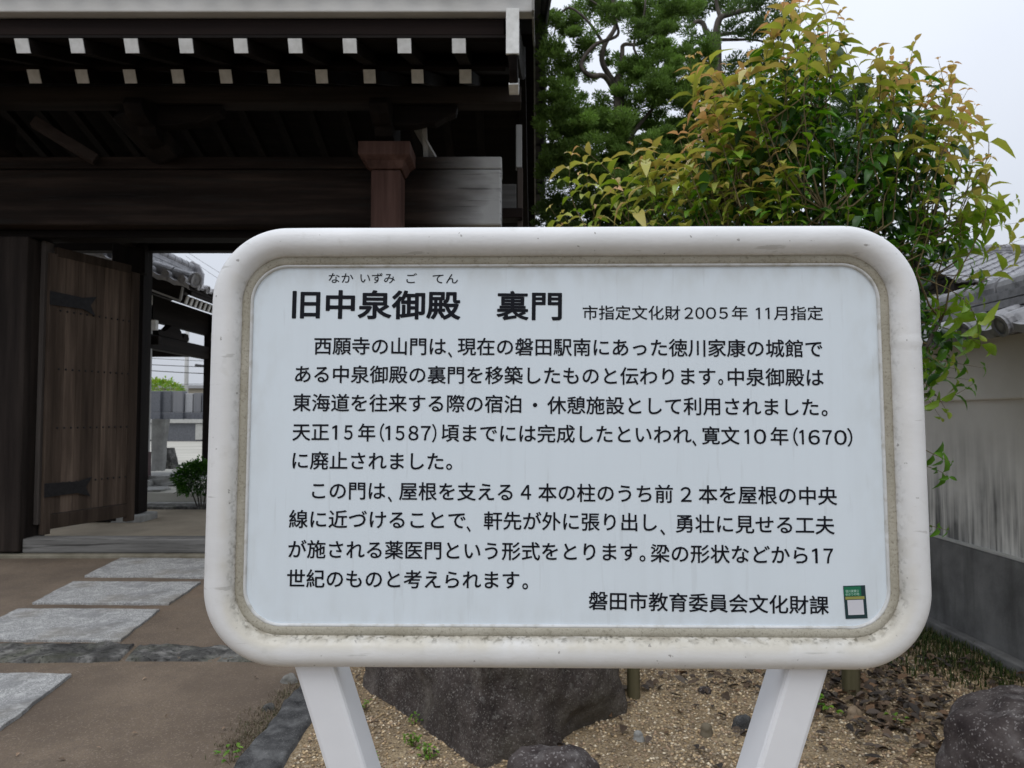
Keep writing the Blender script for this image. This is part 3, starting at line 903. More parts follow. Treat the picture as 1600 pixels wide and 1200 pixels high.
# verge tiles with turned down edges along the gable
mb = MB()
for side in (0, 1):
    n = 14
    for k in range(n):
        t0, t1 = k / n, (k + 1) / n
        if side == 0:
            ya, yb = 5.44 + (8.75 - 5.44) * t0, 5.44 + (8.75 - 5.44) * t1 + 0.03
        else:
            ya, yb = 12.18 - (12.18 - 8.85) * t0, 12.18 - (12.18 - 8.85) * t1 - 0.03
        za = 4.87 + 0.47 * ((8.80 - 5.46) * t0); zb = 4.87 + 0.47 * ((8.80 - 5.46) * t1)
        xa, xb = shx(0.30, ya), shx(0.30, yb)
        mb.obox((xa - 0.085, ya, za + 0.045), (xb - 0.085, yb, zb + 0.02), 0.19, 0.03)
        mb.obox((xa + 0.012, ya, za - 0.035), (xb + 0.004, yb, zb - 0.06), 0.022, 0.16)
        mb.tube([(xa - 0.01, ya, za + 0.045), (xb - 0.016, yb, zb + 0.02)], [0.052, 0.048], 10)
mb.build("verge_tiles", M_TILED, gate, bevel=0.004)
# bargeboard following the slope, with its white painted nose
def yz_prism(poly, x0, x1, m, name, par=None, bev=0.006, sh=True):
    n = len(poly)
    V = [((shx(x0, y) if sh else x0), y, z) for y, z in poly] + [((shx(x1, y) if sh else x1), y, z) for y, z in poly]
    mb = MB()
    mb.add(V, [tuple(range(n)), tuple(range(n, 2 * n))[::-1]] + [(i, n + i, n + (i + 1) % n, (i + 1) % n) for i in range(n)])
    return mb.build(name, m, par or gate, bevel=bev)
bb = []
tp, bt = [], []
for k in range(13):
    t = k / 12
    Y = 5.36 + (8.78 - 5.36) * t
    z = 4.555 + 1.52 * t + -0.10 * math.sin(PI * t)
    tp.append((Y, z)); bt.append((Y, z - 0.36 - 0.03 * t))
bargeboard = yz_prism(tp + bt[::-1], -0.035, 0.055, M_TY, "bargeboard")
tpb = [(17.58 - y, z) for y, z in tp]; btb = [(17.58 - y, z) for y, z in bt]
yz_prism(tpb + btb[::-1], -0.035, 0.055, M_TY, "bargeboard")
# nose: flat white end and hooked lower lip
yz_prism([(5.335, 4.56), (5.335, 4.205), (5.362, 4.205), (5.362, 4.56)], -0.040, 0.060, M_WTIP, "white_nose", bargeboard, 0.004)
hook = [(5.34, 4.20), (5.40, 4.11), (5.48, 4.045), (5.58, 4.02), (5.67, 4.05), (5.74, 4.13), (5.77, 4.22), (5.74, 4.24)]
yz_prism(hook, -0.02, 0.045, M_TY, "hooked_lip", bargeboard)
lip = [(y + 0.002, z - 0.012) for y, z in hook[2:7]]
mb = MB()
for (a, b) in zip(lip[:-1], lip[1:]):
    mb.obox((shx(0.0125, a[0]), a[0], a[1] + 0.008), (shx(0.0125, b[0]), b[0], b[1] + 0.008), 0.016, 0.075, up=(1, 0, 0))
mb.build("white_edge", M_WTIP, bargeboard)
# pale painted edges of the bargeboard's back half and the thin battens beside the tiles
mb = MB()
for (a, b) in zip(tpb[:-1], tpb[1:]):
    mb.obox((shx(0.165, a[0]), a[0], a[1] + 0.06), (shx(0.165, b[0]), b[0], b[1] + 0.06), 0.018, 0.10)
for (a, b) in zip(tp[:-1], tp[1:]):
    mb.obox((shx(0.165, a[0]), a[0], a[1] + 0.06), (shx(0.165, b[0]), b[0], b[1] + 0.06), 0.018, 0.10)
mb.build("verge_batten", M_PALEWOOD, gate)
xbar("gable_stud", 0.045, 0.115, 8.1, 8.22, 4.30, 4.80, M_PALEWOOD)
xbar("gable_stud", 0.06, 0.125, 8.1, 8.22, 2.0, 4.295, timber("brown_stud_timber", [(0.05, 0.04, 0.033), (0.10, 0.08, 0.07)], 'z', 9))
xbar("gable_beam", -0.18, 0.05, 8.02, 8.24, 3.80, 4.08, timber("gable_timber", [(0.03, 0.028, 0.026), (0.08, 0.077, 0.073), (0.15, 0.147, 0.142)], "x", 8))
xbar("gable_beam", -0.18, 0.12, 7.98, 8.20, 3.68, 3.795, M_KAYA)
# main cross beam (two pieces, joint near its top), weathered grey at the open end
BX = -0.11
xbar("cross_beam", XL, BX, 7.30, 7.72, 3.415, 4.00, M_BEAM, 0.02)
xbar("cross_beam_cap", XL, BX + 0.004, 7.305, 7.70, 4.006, 4.135, M_BEAM, 0.015)
xbar("lintel", XL, -1.15, 7.50, 7.76, 3.335, 3.41, M_TX, 0.01)
# purlin under the lower rafters, its carved nose and bracket arms
xbar("front_purlin", XL, 0.09, 6.84, 7.04, 4.496, 4.66, timber("purlin_timber", [(0.010, 0.008, 0.007), (0.025, 0.02, 0.017), (0.045, 0.036, 0.03)], 'x', 8), 0.01)
xbar("back_purlin", XL, 0.15, 10.4, 10.6, 4.45, 4.75, M_TX)
xbar("ridge_purlin", XL, 0.1, 8.68, 8.9, 5.3, 5.58, M_TX)
def bracket(x, xe):
    # carved arm reaching forward under the purlin: stepped cloud outline
    pl = [(7.35, 4.14), (7.0, 4.14), (6.88, 4.18), (6.83, 4.26), (6.74, 4.25), (6.62, 4.29), (6.56, 4.37), (6.60, 4.44), (6.84, 4.475), (7.35, 4.475)]
    yz_prism(pl, x - 0.09, x + 0.09, M_TY, "bracket_arm", None, 0.012, False)
    pl2 = [(x, 4.28), (x + 0.3 * xe, 4.28), (x + 0.42 * xe, 4.31), (x + 0.5 * xe, 4.30), (x + 0.6 * xe, 4.36), (x + 0.70 * xe, 4.40), (x + 0.72 * xe, 4.475), (x, 4.475)]
    mb = MB(); mb.prism([(a, 6.86, b) for a, b in pl2], (0, 0.14, 0))
    mb.build("carved_nose", M_TX, gate, bevel=0.012)
bracket(-1.25, 1.0)
bracket(-5.25, -1.0)
bracket(-3.55, 1.0)
# tapering struts
mb = MB(); mb.obox((-3.78, 6.9, 4.46), (-3.52, 7.28, 4.10), 0.42, 0.16)
mb.build("strut", M_TZ, gate, bevel=0.03)
mb = MB(); mb.obox(at(52, 190, 7.0), at(150, 250, 7.25), 0.12, 0.10)
mb.build("brace", timber("brace_timber", [(0.025, 0.018, 0.016), (0.06, 0.045, 0.038)], 'x', 8), gate, bevel=0.006)
mb = MB(); mb.obox((-1.0, 7.25, 4.44), (-0.80, 7.42, 4.12), 0.09, 0.02)
mb.obox((-0.90, 7.20, 4.46), (-0.90, 7.4, 4.14), 0.05, 0.02)
mb.build("brace", M_PALEWOOD, gate)  # two thin pale slanting strips beside the right bracket
# reddish right hand post with flared bearing block
PX0, PX1 = -1.395, -1.10
mb = MB(); mb.box(PX0, PX1, 6.98, 7.285, 0.08, 3.885)
mb.build("front_post", M_RED, gate, bevel=0.022, label="reddish brown newer post with a flared block on top")
mb = MB()
v = []
for (h, e) in ((3.889, 0.01), (3.96, 0.05), (4.0, 0.105), (4.13, 0.105)):
    v += [(PX0 - e, 6.98 - e, h), (PX1 + e, 6.98 - e, h), (PX1 + e, 7.29, h), (PX0 - e, 7.29, h)]
F = [(3, 2, 1, 0), (12, 13, 14, 15)]
for k in range(3):
    for i in range(4):
        F.append((4 * k + i, 4 * k + (i + 1) % 4, 4 * k + 4 + (i + 1) % 4, 4 * k + 4 + i))
mb.add(v, F)
mb.build("bearing_block", M_RED, gate, bevel=0.006)
mb = MB(); mb.box(PX0 - 0.1, PX1 + 0.1, 6.88, 7.385, -0.04, 0.078)
mb.build("base_stone", M_GREYST, gate, bevel=0.02)
xbar("main_post", -1.40, -0.98, 7.48, 7.80, 0.05, 3.33, M_TZ, 0.02)
xbar("main_post", -5.62, -5.06, 7.42, 7.84, 0.05, 3.33, timber("left_post_timber", [(0.011, 0.008, 0.007), (0.026, 0.02, 0.017), (0.048, 0.037, 0.031)], 'z', 9), 0.02)
xbar("jamb", -5.055, -5.005, 7.62, 7.76, 0.30, 3.33, M_PALEWOOD if False else timber("jamb_timber", [(0.03, 0.025, 0.022), (0.08, 0.068, 0.06), (0.14, 0.12, 0.105)], 'z', 9), 0.006)
for x0, x1 in ((-5.30, -5.08), (-1.42, -1.20)):
    xbar("rear_post", x0, x1, 9.80, 10.06, 0.12, 4.45, M_TZ, 0.015)
    xbar("tie_beam", x0 + 0.04, x1 - 0.04, 7.85, 9.69, 3.75, 3.98, M_TY, 0.01)
    xbar("base_stone", x0 - 0.1, x1 + 0.1, 9.7, 10.16, -0.02, 0.115, M_GREYST, 0.02)
xbar("rear_beam", XL, -0.3, 9.84, 10.02, 3.74, 4.3, M_TX, 0.01)
xbar("carved_beam_end", -5.47, -5.02, 9.70, 9.83, 3.39, 3.98, M_TZ, 0.02)
xbar("threshold", -5.055, -1.405, 7.46, 7.66, 0.035, 0.185, M_GREYWOOD, 0.015)
xbar("threshold_footing", -5.9, -0.9, 7.38, 7.78, -0.05, 0.034, mat("footing_stone", [(0.14, 0.125, 0.09), (0.25, 0.23, 0.18)], 6, rough=0.9, bump=0.6, bscale=40), 0.012)
# doors: planks, stiles, rails, nails and fish tailed hinge straps
def door(hx, hy, fx, fy, mirror):
    a = Vector((hx, hy, 0)); b = Vector((fx, fy, 0))
    d = (b - a); Wd = d.length; d.normalize()
    nrm = Vector((d.y, -d.x, 0))
    if (nrm.x < 0) != mirror:
        nrm = -nrm
    def pt(u, w, z):
        return a + d * u + nrm * w + Vector((0, 0, z))
    zb, zt = 0.24, 3.19
    def slab_(mb, u0, u1, w0, w1, z0, z1, col=None, dz0=0.0, dz1=0.0):
        v = [pt(u, w, z + (dz0 if z == z0 else dz1) * (u == u1)) for z in (z0, z1) for w in (w0, w1) for u in (u0, u1)]
        mb.add(v, [(0, 2, 3, 1), (4, 5, 7, 6), (0, 1, 5, 4), (2, 6, 7, 3), (0, 4, 6, 2), (1, 3, 7, 5)], col)
    mb = MB()
    edges = [0.09, 0.21, 0.36, 0.44, 0.60, 0.70, 0.76, 0.92, 1.02, Wd - 0.10]
    tones = [0.75, 0.95, 0.88, 0.68, 0.74, 1.15, 0.86, 0.76, 0.7]
    for k in range(len(edges) - 1):
        t = tones[k]
        slab_(mb, edges[k] + 0.0015, edges[k + 1] - 0.0015, -0.02, 0.012 + 0.002 * (k % 3), zb + 0.16, zt, (t, t, t))
    root = mb.build("door", M_DOOR, gate, bevel=0.002, label="open plank door with rows of nails and iron straps" if not mirror else None)
    mb = MB()
    slab_(mb, 0.0, 0.088, -0.03, 0.035, zb - 0.05, zt + 0.02, (0.55, 0.55, 0.55))
    mb.build("hinge_stile", M_DOOR, root, bevel=0.006)
    mb = MB()
    slab_(mb, Wd - 0.098, Wd + 0.02, -0.03, 0.03, zb - 0.06, zt + 0.02, (0.5, 0.5, 0.5))
    mb.build("closing_stile", M_DOOR, root, bevel=0.006)
    mb = MB()
    slab_(mb, 0.09, Wd - 0.10, -0.03, 0.032, zb, zb + 0.155, (0.4, 0.4, 0.4))
    mb.build("bottom_rail", M_DOOR, root, bevel=0.006)
    mb = MB()
    slab_(mb, 0.09, Wd - 0.10, -0.03, 0.02, zt + 0.001, zt + 0.10, (0.4, 0.4, 0.4))
    mb.build("top_rail", M_DOOR, root, bevel=0.006)
    mb = MB()
    for z in (0.72, 1.32, 1.96, 2.60):
        u = 0.15
        while u < Wd - 0.06:
            c = pt(u, 0.014, z)
            mb.tube([c, c + nrm * 0.006, c + nrm * 0.011], [0.012, 0.011, 0.004], 8)
            u += 0.083
    mb.build("nails", M_IRON, root)
    for z in (0.66, 2.72):
        mb = MB()
        out = [(0.0, -0.075), (0.40, -0.065), (0.56, -0.12), (0.50, -0.01), (0.58, 0.10), (0.40, 0.062), (0.0, 0.075)]
        f = [pt(u, 0.038, z + w) for u, w in out]
        mb.prism(f, nrm * 0.008)
        mb.build("hinge_strap", M_IRON, root)
door(-5.0, 7.66, -4.63, 8.78, False)
door(-1.42, 7.66, -1.75, 8.80, True)
# gate floor wedge holding the door
mb = MB()
c = gr(163, 815, 0.02)
mb.box(c.x - 0.24, c.x + 0.22, c.y - 0.09, c.y + 0.07, 0.028, 0.12)
mb.box(c.x - 0.40, c.x - 0.245, c.y - 0.03, c.y + 0.06, 0.028, 0.07)
tag(mb.build("door_stop", M_TX, bevel=0.012), "dark wooden block on the sand holding the open gate door", "door stop")

# ------------------------------------------------------------------ pavilion beyond the gate
pav = thing("pavilion", "dark open pavilion with silver grey tiled roof seen through the gate", "pavilion", (-6.6, 12.0, 0.22))
EX, EZ, RDX, SLP, PY0, PY1 = -5.55, 3.72, -7.40, 0.33, 12.2, 16.4
M_PTILE = mat("silver_roof_tile", [(0.22, 0.22, 0.23), (0.36, 0.36, 0.375), (0.48, 0.48, 0.495)], 6, rough=0.45, bump=0.25, bscale=40, dist=0.006, spec=0.5,
              extra=blotch(14, 0.55, 0.7, (0.14, 0.14, 0.145), weight=0.7))
hw_ = EX - RDX
UP = Vector((-1, 0, SLP)).normalized()
ts = tile_slope((EX, PY0 + 0.3, EZ), (0, 1, 0), UP, PY1 - PY0 - 0.3, hw_ * 1.053, tw=0.36, cl=0.26, amp=0.06, step=0.035)
ts.build("roof_tiles", M_PTILE, pav)
ts = tile_slope((2 * RDX - EX, PY0, EZ), (0, 1, 0), Vector((1, 0, SLP)), PY1 - PY0, hw_ * 1.053, tw=0.36, cl=0.26, amp=0.06, step=0.035)
ts.build("roof_tiles", M_PTILE, pav)
RZ = EZ + SLP * hw_
ridge_stack((RDX, PY0, RZ + 0.02), (RDX, PY1, RZ + 0.02), M_TILE, pav, "ridge", 0.32, 7, 0.07, 0.10)
mb = MB()
mb.prism([(RDX + a, PY1 + 0.01, RZ + b) for a, b in ((-0.24, 0), (0.24, 0), (0.27, 0.4), (0.16, 0.62), (0.0, 0.7), (-0.16, 0.62), (-0.27, 0.4))], (0, 0.10, 0))
mb.build("ridge_end_tile", M_TILE, pav, bevel=0.015)
# gable verge towards the gate: short rolls with round ends over a tile edge, a long roll above them
def round_end(mb, c, ax, r, ln):
    ax = Vector(ax).normalized()
    mb.tube([c, c - ax * ln], [r, r * 0.95], 16)
    mb.tube([c + ax * 0.012, c - ax * 0.01], [r, r], 16, cap=False)
    mb.tube([c + ax * 0.012, c - ax * 0.01], [r * 0.78, r * 0.78], 16, cap=False)
    mb.tube([c + ax * 0.007, c - ax * 0.01], [r * 0.36, r * 0.36], 12)
    n = 16; e1 = ax.orthogonal().normalized(); e2 = ax.cross(e1); V = []
    for rr in (r, r * 0.78):
        for k in range(n):
            an = 2 * PI * k / n
            V.append(c + ax * 0.012 + (e1 * math.cos(an) + e2 * math.sin(an)) * rr)
    mb.add(V, [(k, (k + 1) % n, n + (k + 1) % n, n + k) for k in range(n)])
x = EX - 0.10
while x > RDX + 0.1:
    mb = MB(); round_end(mb, Vector((x, PY0 - 0.03, EZ + SLP * (EX - x) + 0.035)), (0, -1, 0), 0.072, 0.42)
    mb.build("verge_tile_roll", M_PTILE, pav)
    x -= 0.283
nv = 60
P = np.zeros((nv + 1, 5, 3))
for i in range(nv + 1):
    x = EX + 0.02 + (RDX - EX) * i / nv
    zz = EZ + SLP * (EX - x)
    w_ = 0.022 * math.cos(2 * PI * (EX - 0.10 - x) / 0.283)
    for k, (yy, dz) in enumerate(((PY0 + 0.02, -0.085), (PY0 - 0.005, -0.085), (PY0 - 0.01, 0.0), (PY0 + 0.02, 0.015), (PY0 + 0.36, 0.03))):
        P[i, k] = (x, yy, zz + dz + w_ * (1 if k else 0.2))
mb = MB(); mb.grid(P); mb.build("verge_tile_edge", M_PTILE, pav)
a = Vector((EX + 0.02, PY0 + 0.20, EZ + 0.10)); mb = MB()
axd = Vector((1, -0.55, -SLP)).normalized()
b = Vector((RDX, PY0 + 0.20, RZ + 0.10))
for k in range(5):
    p, q = a.lerp(b, k / 5), a.lerp(b, (k + 1) / 5 - 0.006)
    mb.tube([p, q], [0.115, 0.105], 16)
round_end(mb, a + axd * 0.01, axd, 0.135, 0.12)
mb.build("verge_ridge_roll", M_PTILE, pav)
mb = MB(); mb.tube([(EX + 0.03, PY1, EZ + 0.06), (RDX, PY1, RZ + 0.06)], [0.085, 0.085], 12)
mb.build("verge_roll", M_PTILE, pav)
for s_ in (1, -1):
    ex = EX - 0.02 if s_ > 0 else 2 * RDX - EX + 0.02
    v = [(ex, PY0 + 0.1, EZ - 0.10), (ex, PY1 - 0.05, EZ - 0.10), (RDX, PY1 - 0.05, RZ - 0.10), (RDX, PY0 + 0.1, RZ - 0.10)]
    v += [(a_, b_, c_ + 0.05) for a_, b_, c_ in v]
    mb = MB(); mb.add(v, [(3, 2, 1, 0), (4, 5, 6, 7), (0, 1, 5, 4), (1, 2, 6, 5), (2, 3, 7, 6), (3, 0, 4, 7)])
    mb.build("soffit", M_TY, pav)
mb = MB(); mb.box(EX - 0.10, EX - 0.03, PY0 + 0.2, PY1 - 0.1, EZ - 0.16, EZ - 0.105)
mb.build("eave_board", M_TY, pav)
# gable bargeboard with pale painted lower edge and end
mb = MB(); mb.obox((EX - 0.12, PY0 + 0.07, EZ - 0.18), (RDX, PY0 + 0.07, RZ - 0.16), 0.06, 0.24)
bbp = mb.build("bargeboard", M_TX, pav)
mb = MB(); mb.obox((EX - 0.145, PY0 + 0.03, EZ - 0.295), (RDX, PY0 + 0.03, RZ - 0.275), 0.03, 0.030)
mb.build("pale_edge", M_PALEWOOD, bbp)
mb = MB(); mb.obox((EX - 0.145, PY0 + 0.03, EZ - 0.28), (EX - 0.105, PY0 + 0.03, EZ - 0.06), 0.03, 0.035, up=(0, 1, 0))
mb.build("pale_edge", M_PALEWOOD, bbp)
y = PY0 + 0.30
while y < PY1 - 0.15:
    mb = MB(); mb.obox((EX - 0.16, y, EZ - 0.235), (RDX + 0.1, y, EZ - 0.235 + SLP * (hw_ - 0.26)), 0.06, 0.14)
    rf_ = mb.build("rafter", M_TX, pav)
    mb = MB(); mb.obox((EX - 0.145, y, EZ - 0.240), (EX - 0.165, y, EZ - 0.233), 0.080, 0.150)
    mb.build("white_tip", M_WTIP, rf_)
    y += 0.185
for (x, y, m_) in ((-6.46, 12.6, M_PALEWOOD), (-6.40, 15.1, M_TZ), (-8.5, 12.6, M_TZ), (-8.5, 15.1, M_TZ)):
    mb = MB(); mb.box(x - 0.08, x + 0.08, y - 0.08, y + 0.08, 0.62 if m_ is M_PALEWOOD else 0.36, 3.55)
    p = mb.build("post", m_, pav, bevel=0.01, label="pale grey post with maroon foot" if m_ is M_PALEWOOD else None)
    if m_ is M_PALEWOOD:
        mb = MB(); mb.box(x - 0.095, x + 0.095, y - 0.095, y + 0.095, 0.34, 0.82)
        mb.build("post_shoe", M_MAROON, p)
    mb = MB(); mb.box(x - 0.2, x + 0.2, y - 0.2, y + 0.2, 0.22, 0.338)
    mb.build("base_stone", M_GREYST, pav, bevel=0.03)
for xa in (-6.52, -8.6):
    mb = MB(); mb.box(xa, xa + 0.16, 12.3, 15.5, 2.64, 2.90); mb.build("side_beam", M_TY, pav, bevel=0.015)
    mb = MB(); mb.box(xa + 0.02, xa + 0.14, 12.25, 15.9, 3.14, 3.60); mb.build("wall_plate", M_TY, pav)
for ya in (15.02, 12.52):
    mb = MB(); mb.box(-8.7, -6.2, ya, ya + 0.16, 2.70, 2.86); mb.build("end_beam", M_TX, pav, bevel=0.015)
fr = [(-0.55, 0), (-0.60, 0.06), (-0.50, 0.12), (-0.38, 0.10), (-0.26, 0.16), (-0.14, 0.24), (0.14, 0.24), (0.24, 0.17), (0.30, 0.05), (0.38, 0.16), (0.50, 0.15), (0.55, 0.06), (0.5, 0)]
mb = MB(); mb.prism([(-6.5, 13.5 + a_ * 1.1, 2.902 + b_) for a_, b_ in fr], (0.13, 0, 0))
mb.build("carved_strut", M_TY, pav, bevel=0.01)
for (y, z) in ((12.46, 2.95), (12.24, 3.36), (15.0, 3.02)):
    mb = MB(); mb.box(-6.3, -6.2, y - 0.05, y + 0.05, z, z + 0.17)
    mb.build("white_beam_end", M_WTIP, pav)
# stone plinth
mb = MB(); mb.box(-8.9, -6.0, 12.2, 15.6, 0.2, 0.235)
mb.build("plinth", M_GREYST, pav, bevel=0.01)
# stones in front of the pavilion
def stone_block(name, px, py_base, py_top, w_px, Y, dep, m, lb, cat, taper=1.0, lean=0.0, seed=0, group=None):
    base = at(px, py_base, Y); top = at(px, py_top, Y)
    w = w_px / FPX * Y / 2; h = top.z - base.z
    nz, nr = 10, 20
    P = np.zeros((nz + 1, nr, 3))
    for i in range(nz + 1):
        t = i / nz
        for k in range(nr):
            a = 2 * PI * k / nr
            ca, sa = math.cos(a), math.sin(a)
            sq = 1 / max(abs(ca), abs(sa)) ** 0.75
            s = 1 + (taper - 1) * t
            n_ = 1 + 0.10 * mnoise.noise((ca * 1.3 + seed, sa * 1.3, t * 2.5))
            P[i, k] = (base.x + w * s * ca * sq * n_ + lean * t, Y + dep * sa * sq * n_, base.z - 0.03 + (h + 0.03) * t + 0.02 * mnoise.noise((k * 0.7, i, seed)))
    mb = MB(); mb.grid(P, None, False, True)
    mb.add(list(P[-1]), [tuple(range(nr))])
    return tag(mb.build(name, m, bevel=0.01), lb, cat, group)
stone_block("stone_monument", 247, 733, 655, 17, 14.6, 0.12, M_GREYST, "upright grey stone monument beside the pavilion's pale post", "monument", 1.35, 0.03, 1)
stone_block("garden_stone", 264, 730, 700, 26, 15.2, 0.2, M_STEP, "rough dark garden stone beside the upright monument", "garden stone", 0.55, -0.05, 2)
stone_block("stepping_stone", 262, 752, 741, 70, 13.0, 0.4, M_GREYST, "flat grey stepping stone below the upright monument", "stepping stone", 0.92, 0, 3)
stone_block("stepping_stone", 232, 772, 763, 60, 11.9, 0.25, M_GREYST, "low grey stepping stone at the edge of the courtyard by the pale post", "stepping stone", 0.92, 0, 4)

# graveyard
mb = MB()
pY = 35.0
a, b = at(200, 660, pY), at(420, 660, pY)
mb.box(a.x, b.x, pY, pY + 6, 0.2, at(300, 661, pY).z)
w0 = kind(mb.build("graveyard_plinth", M_GRAVEST), 'x'); del w0["kind"]
tag(w0, "dark stone plinth wall under the row of gravestones", "plinth wall")
mb = MB(); mb.box(a.x, b.x, pY - 0.15, pY + 0.3, at(300, 661, pY).z + 0.004, at(300, 655, pY).z)
mb.build("coping", M_COPING, w0)
for xx in (246, 320):
    mb = MB(); c = at(xx, 670, pY - 0.05); mb.box(c.x - 0.45, c.x + 0.45, pY - 0.06, pY + 0.02, 0.3, at(xx, 662, pY).z)
    mb.build("pale_panel", M_COPING, w0)
GS = [(228, 24, 613, 0), (246, 15, 611, 0), (262, 17, 611, 0), (281, 15, 611, 1), (298, 12, 615, 2), (311, 12, 614, 1), (322, 8, 616, 0), (336, 14, 613, 1)]
GL = ["leftmost dark gravestone by the door post, seen through the gate", "dark gravestone right of the leftmost one, through the gate", "blackest gravestone in the middle of the row",
      "grey gravestone right of the blackest one", "pale narrow gravestone below the utility pole", "grey gravestone right of the pale narrow one",
      "slim dark gravestone at the right of the row through the gate", "grey gravestone at the row's right end behind the sign frame"]
for (px, w, yt, c), lb in zip(GS, GL):
    Y = pY + 1.5 + 0.4 * rnd.random()
    p = at(px, 655, Y); q = at(px, yt, Y); hw = w / FPX * Y / 2
    g = thing("gravestone", lb, "gravestone", (p.x, Y, p.z - 0.05), "gravestones beyond the courtyard")
    mm = [M_GRAVEST, timber("mid_gravestone%d" % px, [(0.15, 0.155, 0.165), (0.2, 0.2, 0.21)], 'z') , M_GRAVESTL][c]
    mb = MB(); mb.box(p.x - hw, p.x + hw, Y - 0.25, Y + 0.25, p.z + 0.35, q.z)
    mb.build("tablet", mm, g, bevel=0.02)
    mb = MB(); mb.box(p.x - hw * 1.35, p.x + hw * 1.35, Y - 0.4, Y + 0.4, p.z - 0.08, p.z + 0.345)
    mb.build("pedestal", M_GRAVEST, g, bevel=0.02)
# utility pole and cables
p = at(291, 606, 60)
pole = thing("utility_pole", "grey concrete utility pole rising behind the gravestones", "utility pole", (p.x, 60, 0.22))
mb = MB(); mb.tube([(p.x, 60, 0.2), (p.x, 60, 10.5)], [0.19, 0.14], 12); mb.build("shaft", M_POLE, pole, smooth=True)
mb = MB(); mb.box(p.x - 0.9, p.x + 0.9, 59.8, 59.9, 9.6, 9.75); mb.build("crossarm", M_POLE, pole)
def cable(pts, r, lb):
    mb = MB()
    P_ = []
    a, b = Vector(pts[0]), Vector(pts[1])
    for i in range(13):
        t = i / 12
        q = a.lerp(b, t); q.z -= pts[2] * 4 * t * (1 - t); P_.append(q)
    mb.tube(P_, r, 5)
    return tag(mb.build("overhead_cable", M_WIRE), lb, "cable", "cables crossing the sky beyond the gate")
for (ya, yb, r, lb) in ((561, 574, 0.03, "upper overhead cable seen under the pavilion beam"), (569, 586, 0.035, "thick overhead cable sagging below the upper one"),
                        (550, 566, 0.02, "thin topmost overhead cable beside the pole"), (597, 594, 0.02, "lowest thin cable just above the gravestones")):
    a, b = at(120, ya, 58), at(460, yb, 58)
    cable((a, b, 0.25), r, lb)
c = at(312, 571, 57.8)
mb = MB(); mb.tube([c - Vector((0.35, 0, -0.02)), c + Vector((0.35, 0, -0.06))], [0.11, 0.1], 8)
tag(mb.build("cable_joint_box", M_WIRE), "small black joint box on the thick cable right of the utility pole", "cable box")
for (ya, yb) in ((400, 470), (392, 455)):
    a, b = at(290, ya, 50), at(420, yb + 15, 50)
    cable((a, b, 0.1), 0.012, "faint pair of thin cables right of the pavilion ridge")
# far low houses
mb = MB(); a, b = at(150, 606, 110), at(420, 606, 110)
mb.box(a.x, b.x, 110, 116, 0, at(300, 607, 110).z)
hb = tag(mb.build("distant_building", M_HOUSE), "long low pale building on the skyline behind the gravestones", "building")
mb = MB(); mb.box(a.x - 0.5, b.x + 0.5, 109.5, 116.5, at(300, 607, 110).z + 0.01, at(300, 602, 110).z)
mb.build("roof", M_GRAVESTL, hb)

# ------------------------------------------------------------------ boundary wall on the right
WX = 2.96
wall = thing("boundary_wall", "white plaster boundary wall with grey tile cap and streaked concrete footing", "wall", (WX + 0.12, 4.0, 0.0))
WY0, WY1 = -1.0, 8.6
mb = MB(); mb.box(WX, WX + 0.26, WY0, WY1, 0.60, 1.56); mb.build("lower_wall", M_PLASTER, wall)
mb = MB(); mb.box(WX - 0.035, WX + 0.295, WY0, WY1, 1.55, 2.02); mb.build("upper_wall", M_PLASTERU, wall, bevel=0.01)
mb = MB(); mb.box(WX - 0.03, WX + 0.29, WY0, WY1, -0.1, 0.612); mb.build("footing", M_CONC, wall, bevel=0.008)
mb = MB(); mb.box(WX - 0.034, WX + 0.0, WY0, WY1, 0.612, 0.626); mb.build("footing_edge", M_COPING, wall)
mb = MB(); mb.box(WX - 0.11, WX - 0.031, WY0, WY1, -0.05, 0.05); mb.build("kerb_edge", M_CONC, wall, bevel=0.01)
CXW = WX + 0.13
for s_ in (-1, 1):
    Uw = Vector((-s_ * 0.93, 0, 0.37)).normalized()
    ts = tile_slope((CXW + s_ * 0.42, WY0, 1.93), (0, 1, 0), Uw, WY1 - WY0, 0.36, tw=0.30, cl=0.36, amp=0.055, step=0.02, ns=14, lip=0.05)
    ts.build("eave_tiles", M_TILE, wall, smooth=False)
mb = MB(); mb.prism([(CXW - 0.36, WY0, 1.925), (CXW + 0.36, WY0, 1.925), (CXW + 0.1, WY0, 2.04), (CXW - 0.1, WY0, 2.04)], (0, WY1 - WY0, 0))
mb.build("cap_bed", M_TILED, wall)
ridge_stack((CXW, WY0, 2.035), (CXW, WY1, 2.035), M_TILE, wall, "ridge", 0.30, 3, 0.058, 0.085)

# house behind the wall
hs = thing("house", "house with long grey tiled roof behind the boundary wall", "house", (13.5, 17.0, 0.0))
ts = tile_slope((9.3, 14.9, 4.28), (1, 0, 0), Vector((0, 0.9, 0.42)), 10, 2.8, tw=0.26, cl=0.24, amp=0.03, step=0.02, ns=8)
ts.build("roof", M_TILE, hs)
ridge_stack((9.2, 17.45, 5.42), (19.4, 17.45, 5.42), M_TILE, hs, "ridge", 0.3, 2, 0.06, 0.09)
ts = tile_slope((9.3, 20.0, 4.28), (1, 0, 0), Vector((0, -0.9, 0.42)), 10, 2.8, tw=0.26, cl=0.24, amp=0.03, step=0.02, ns=4, disc=False)
ts.build("roof", M_TILE, hs)
mb = MB(); mb.box(9.9, 19, 15.7, 19.4, -0.05, 4.3); mb.build("wall", M_HOUSE, hs)
mb = MB(); mb.box(9.32, 19.2, 15.0, 15.66, 4.12, 4.24); mb.build("eave_soffit", M_TX, hs)
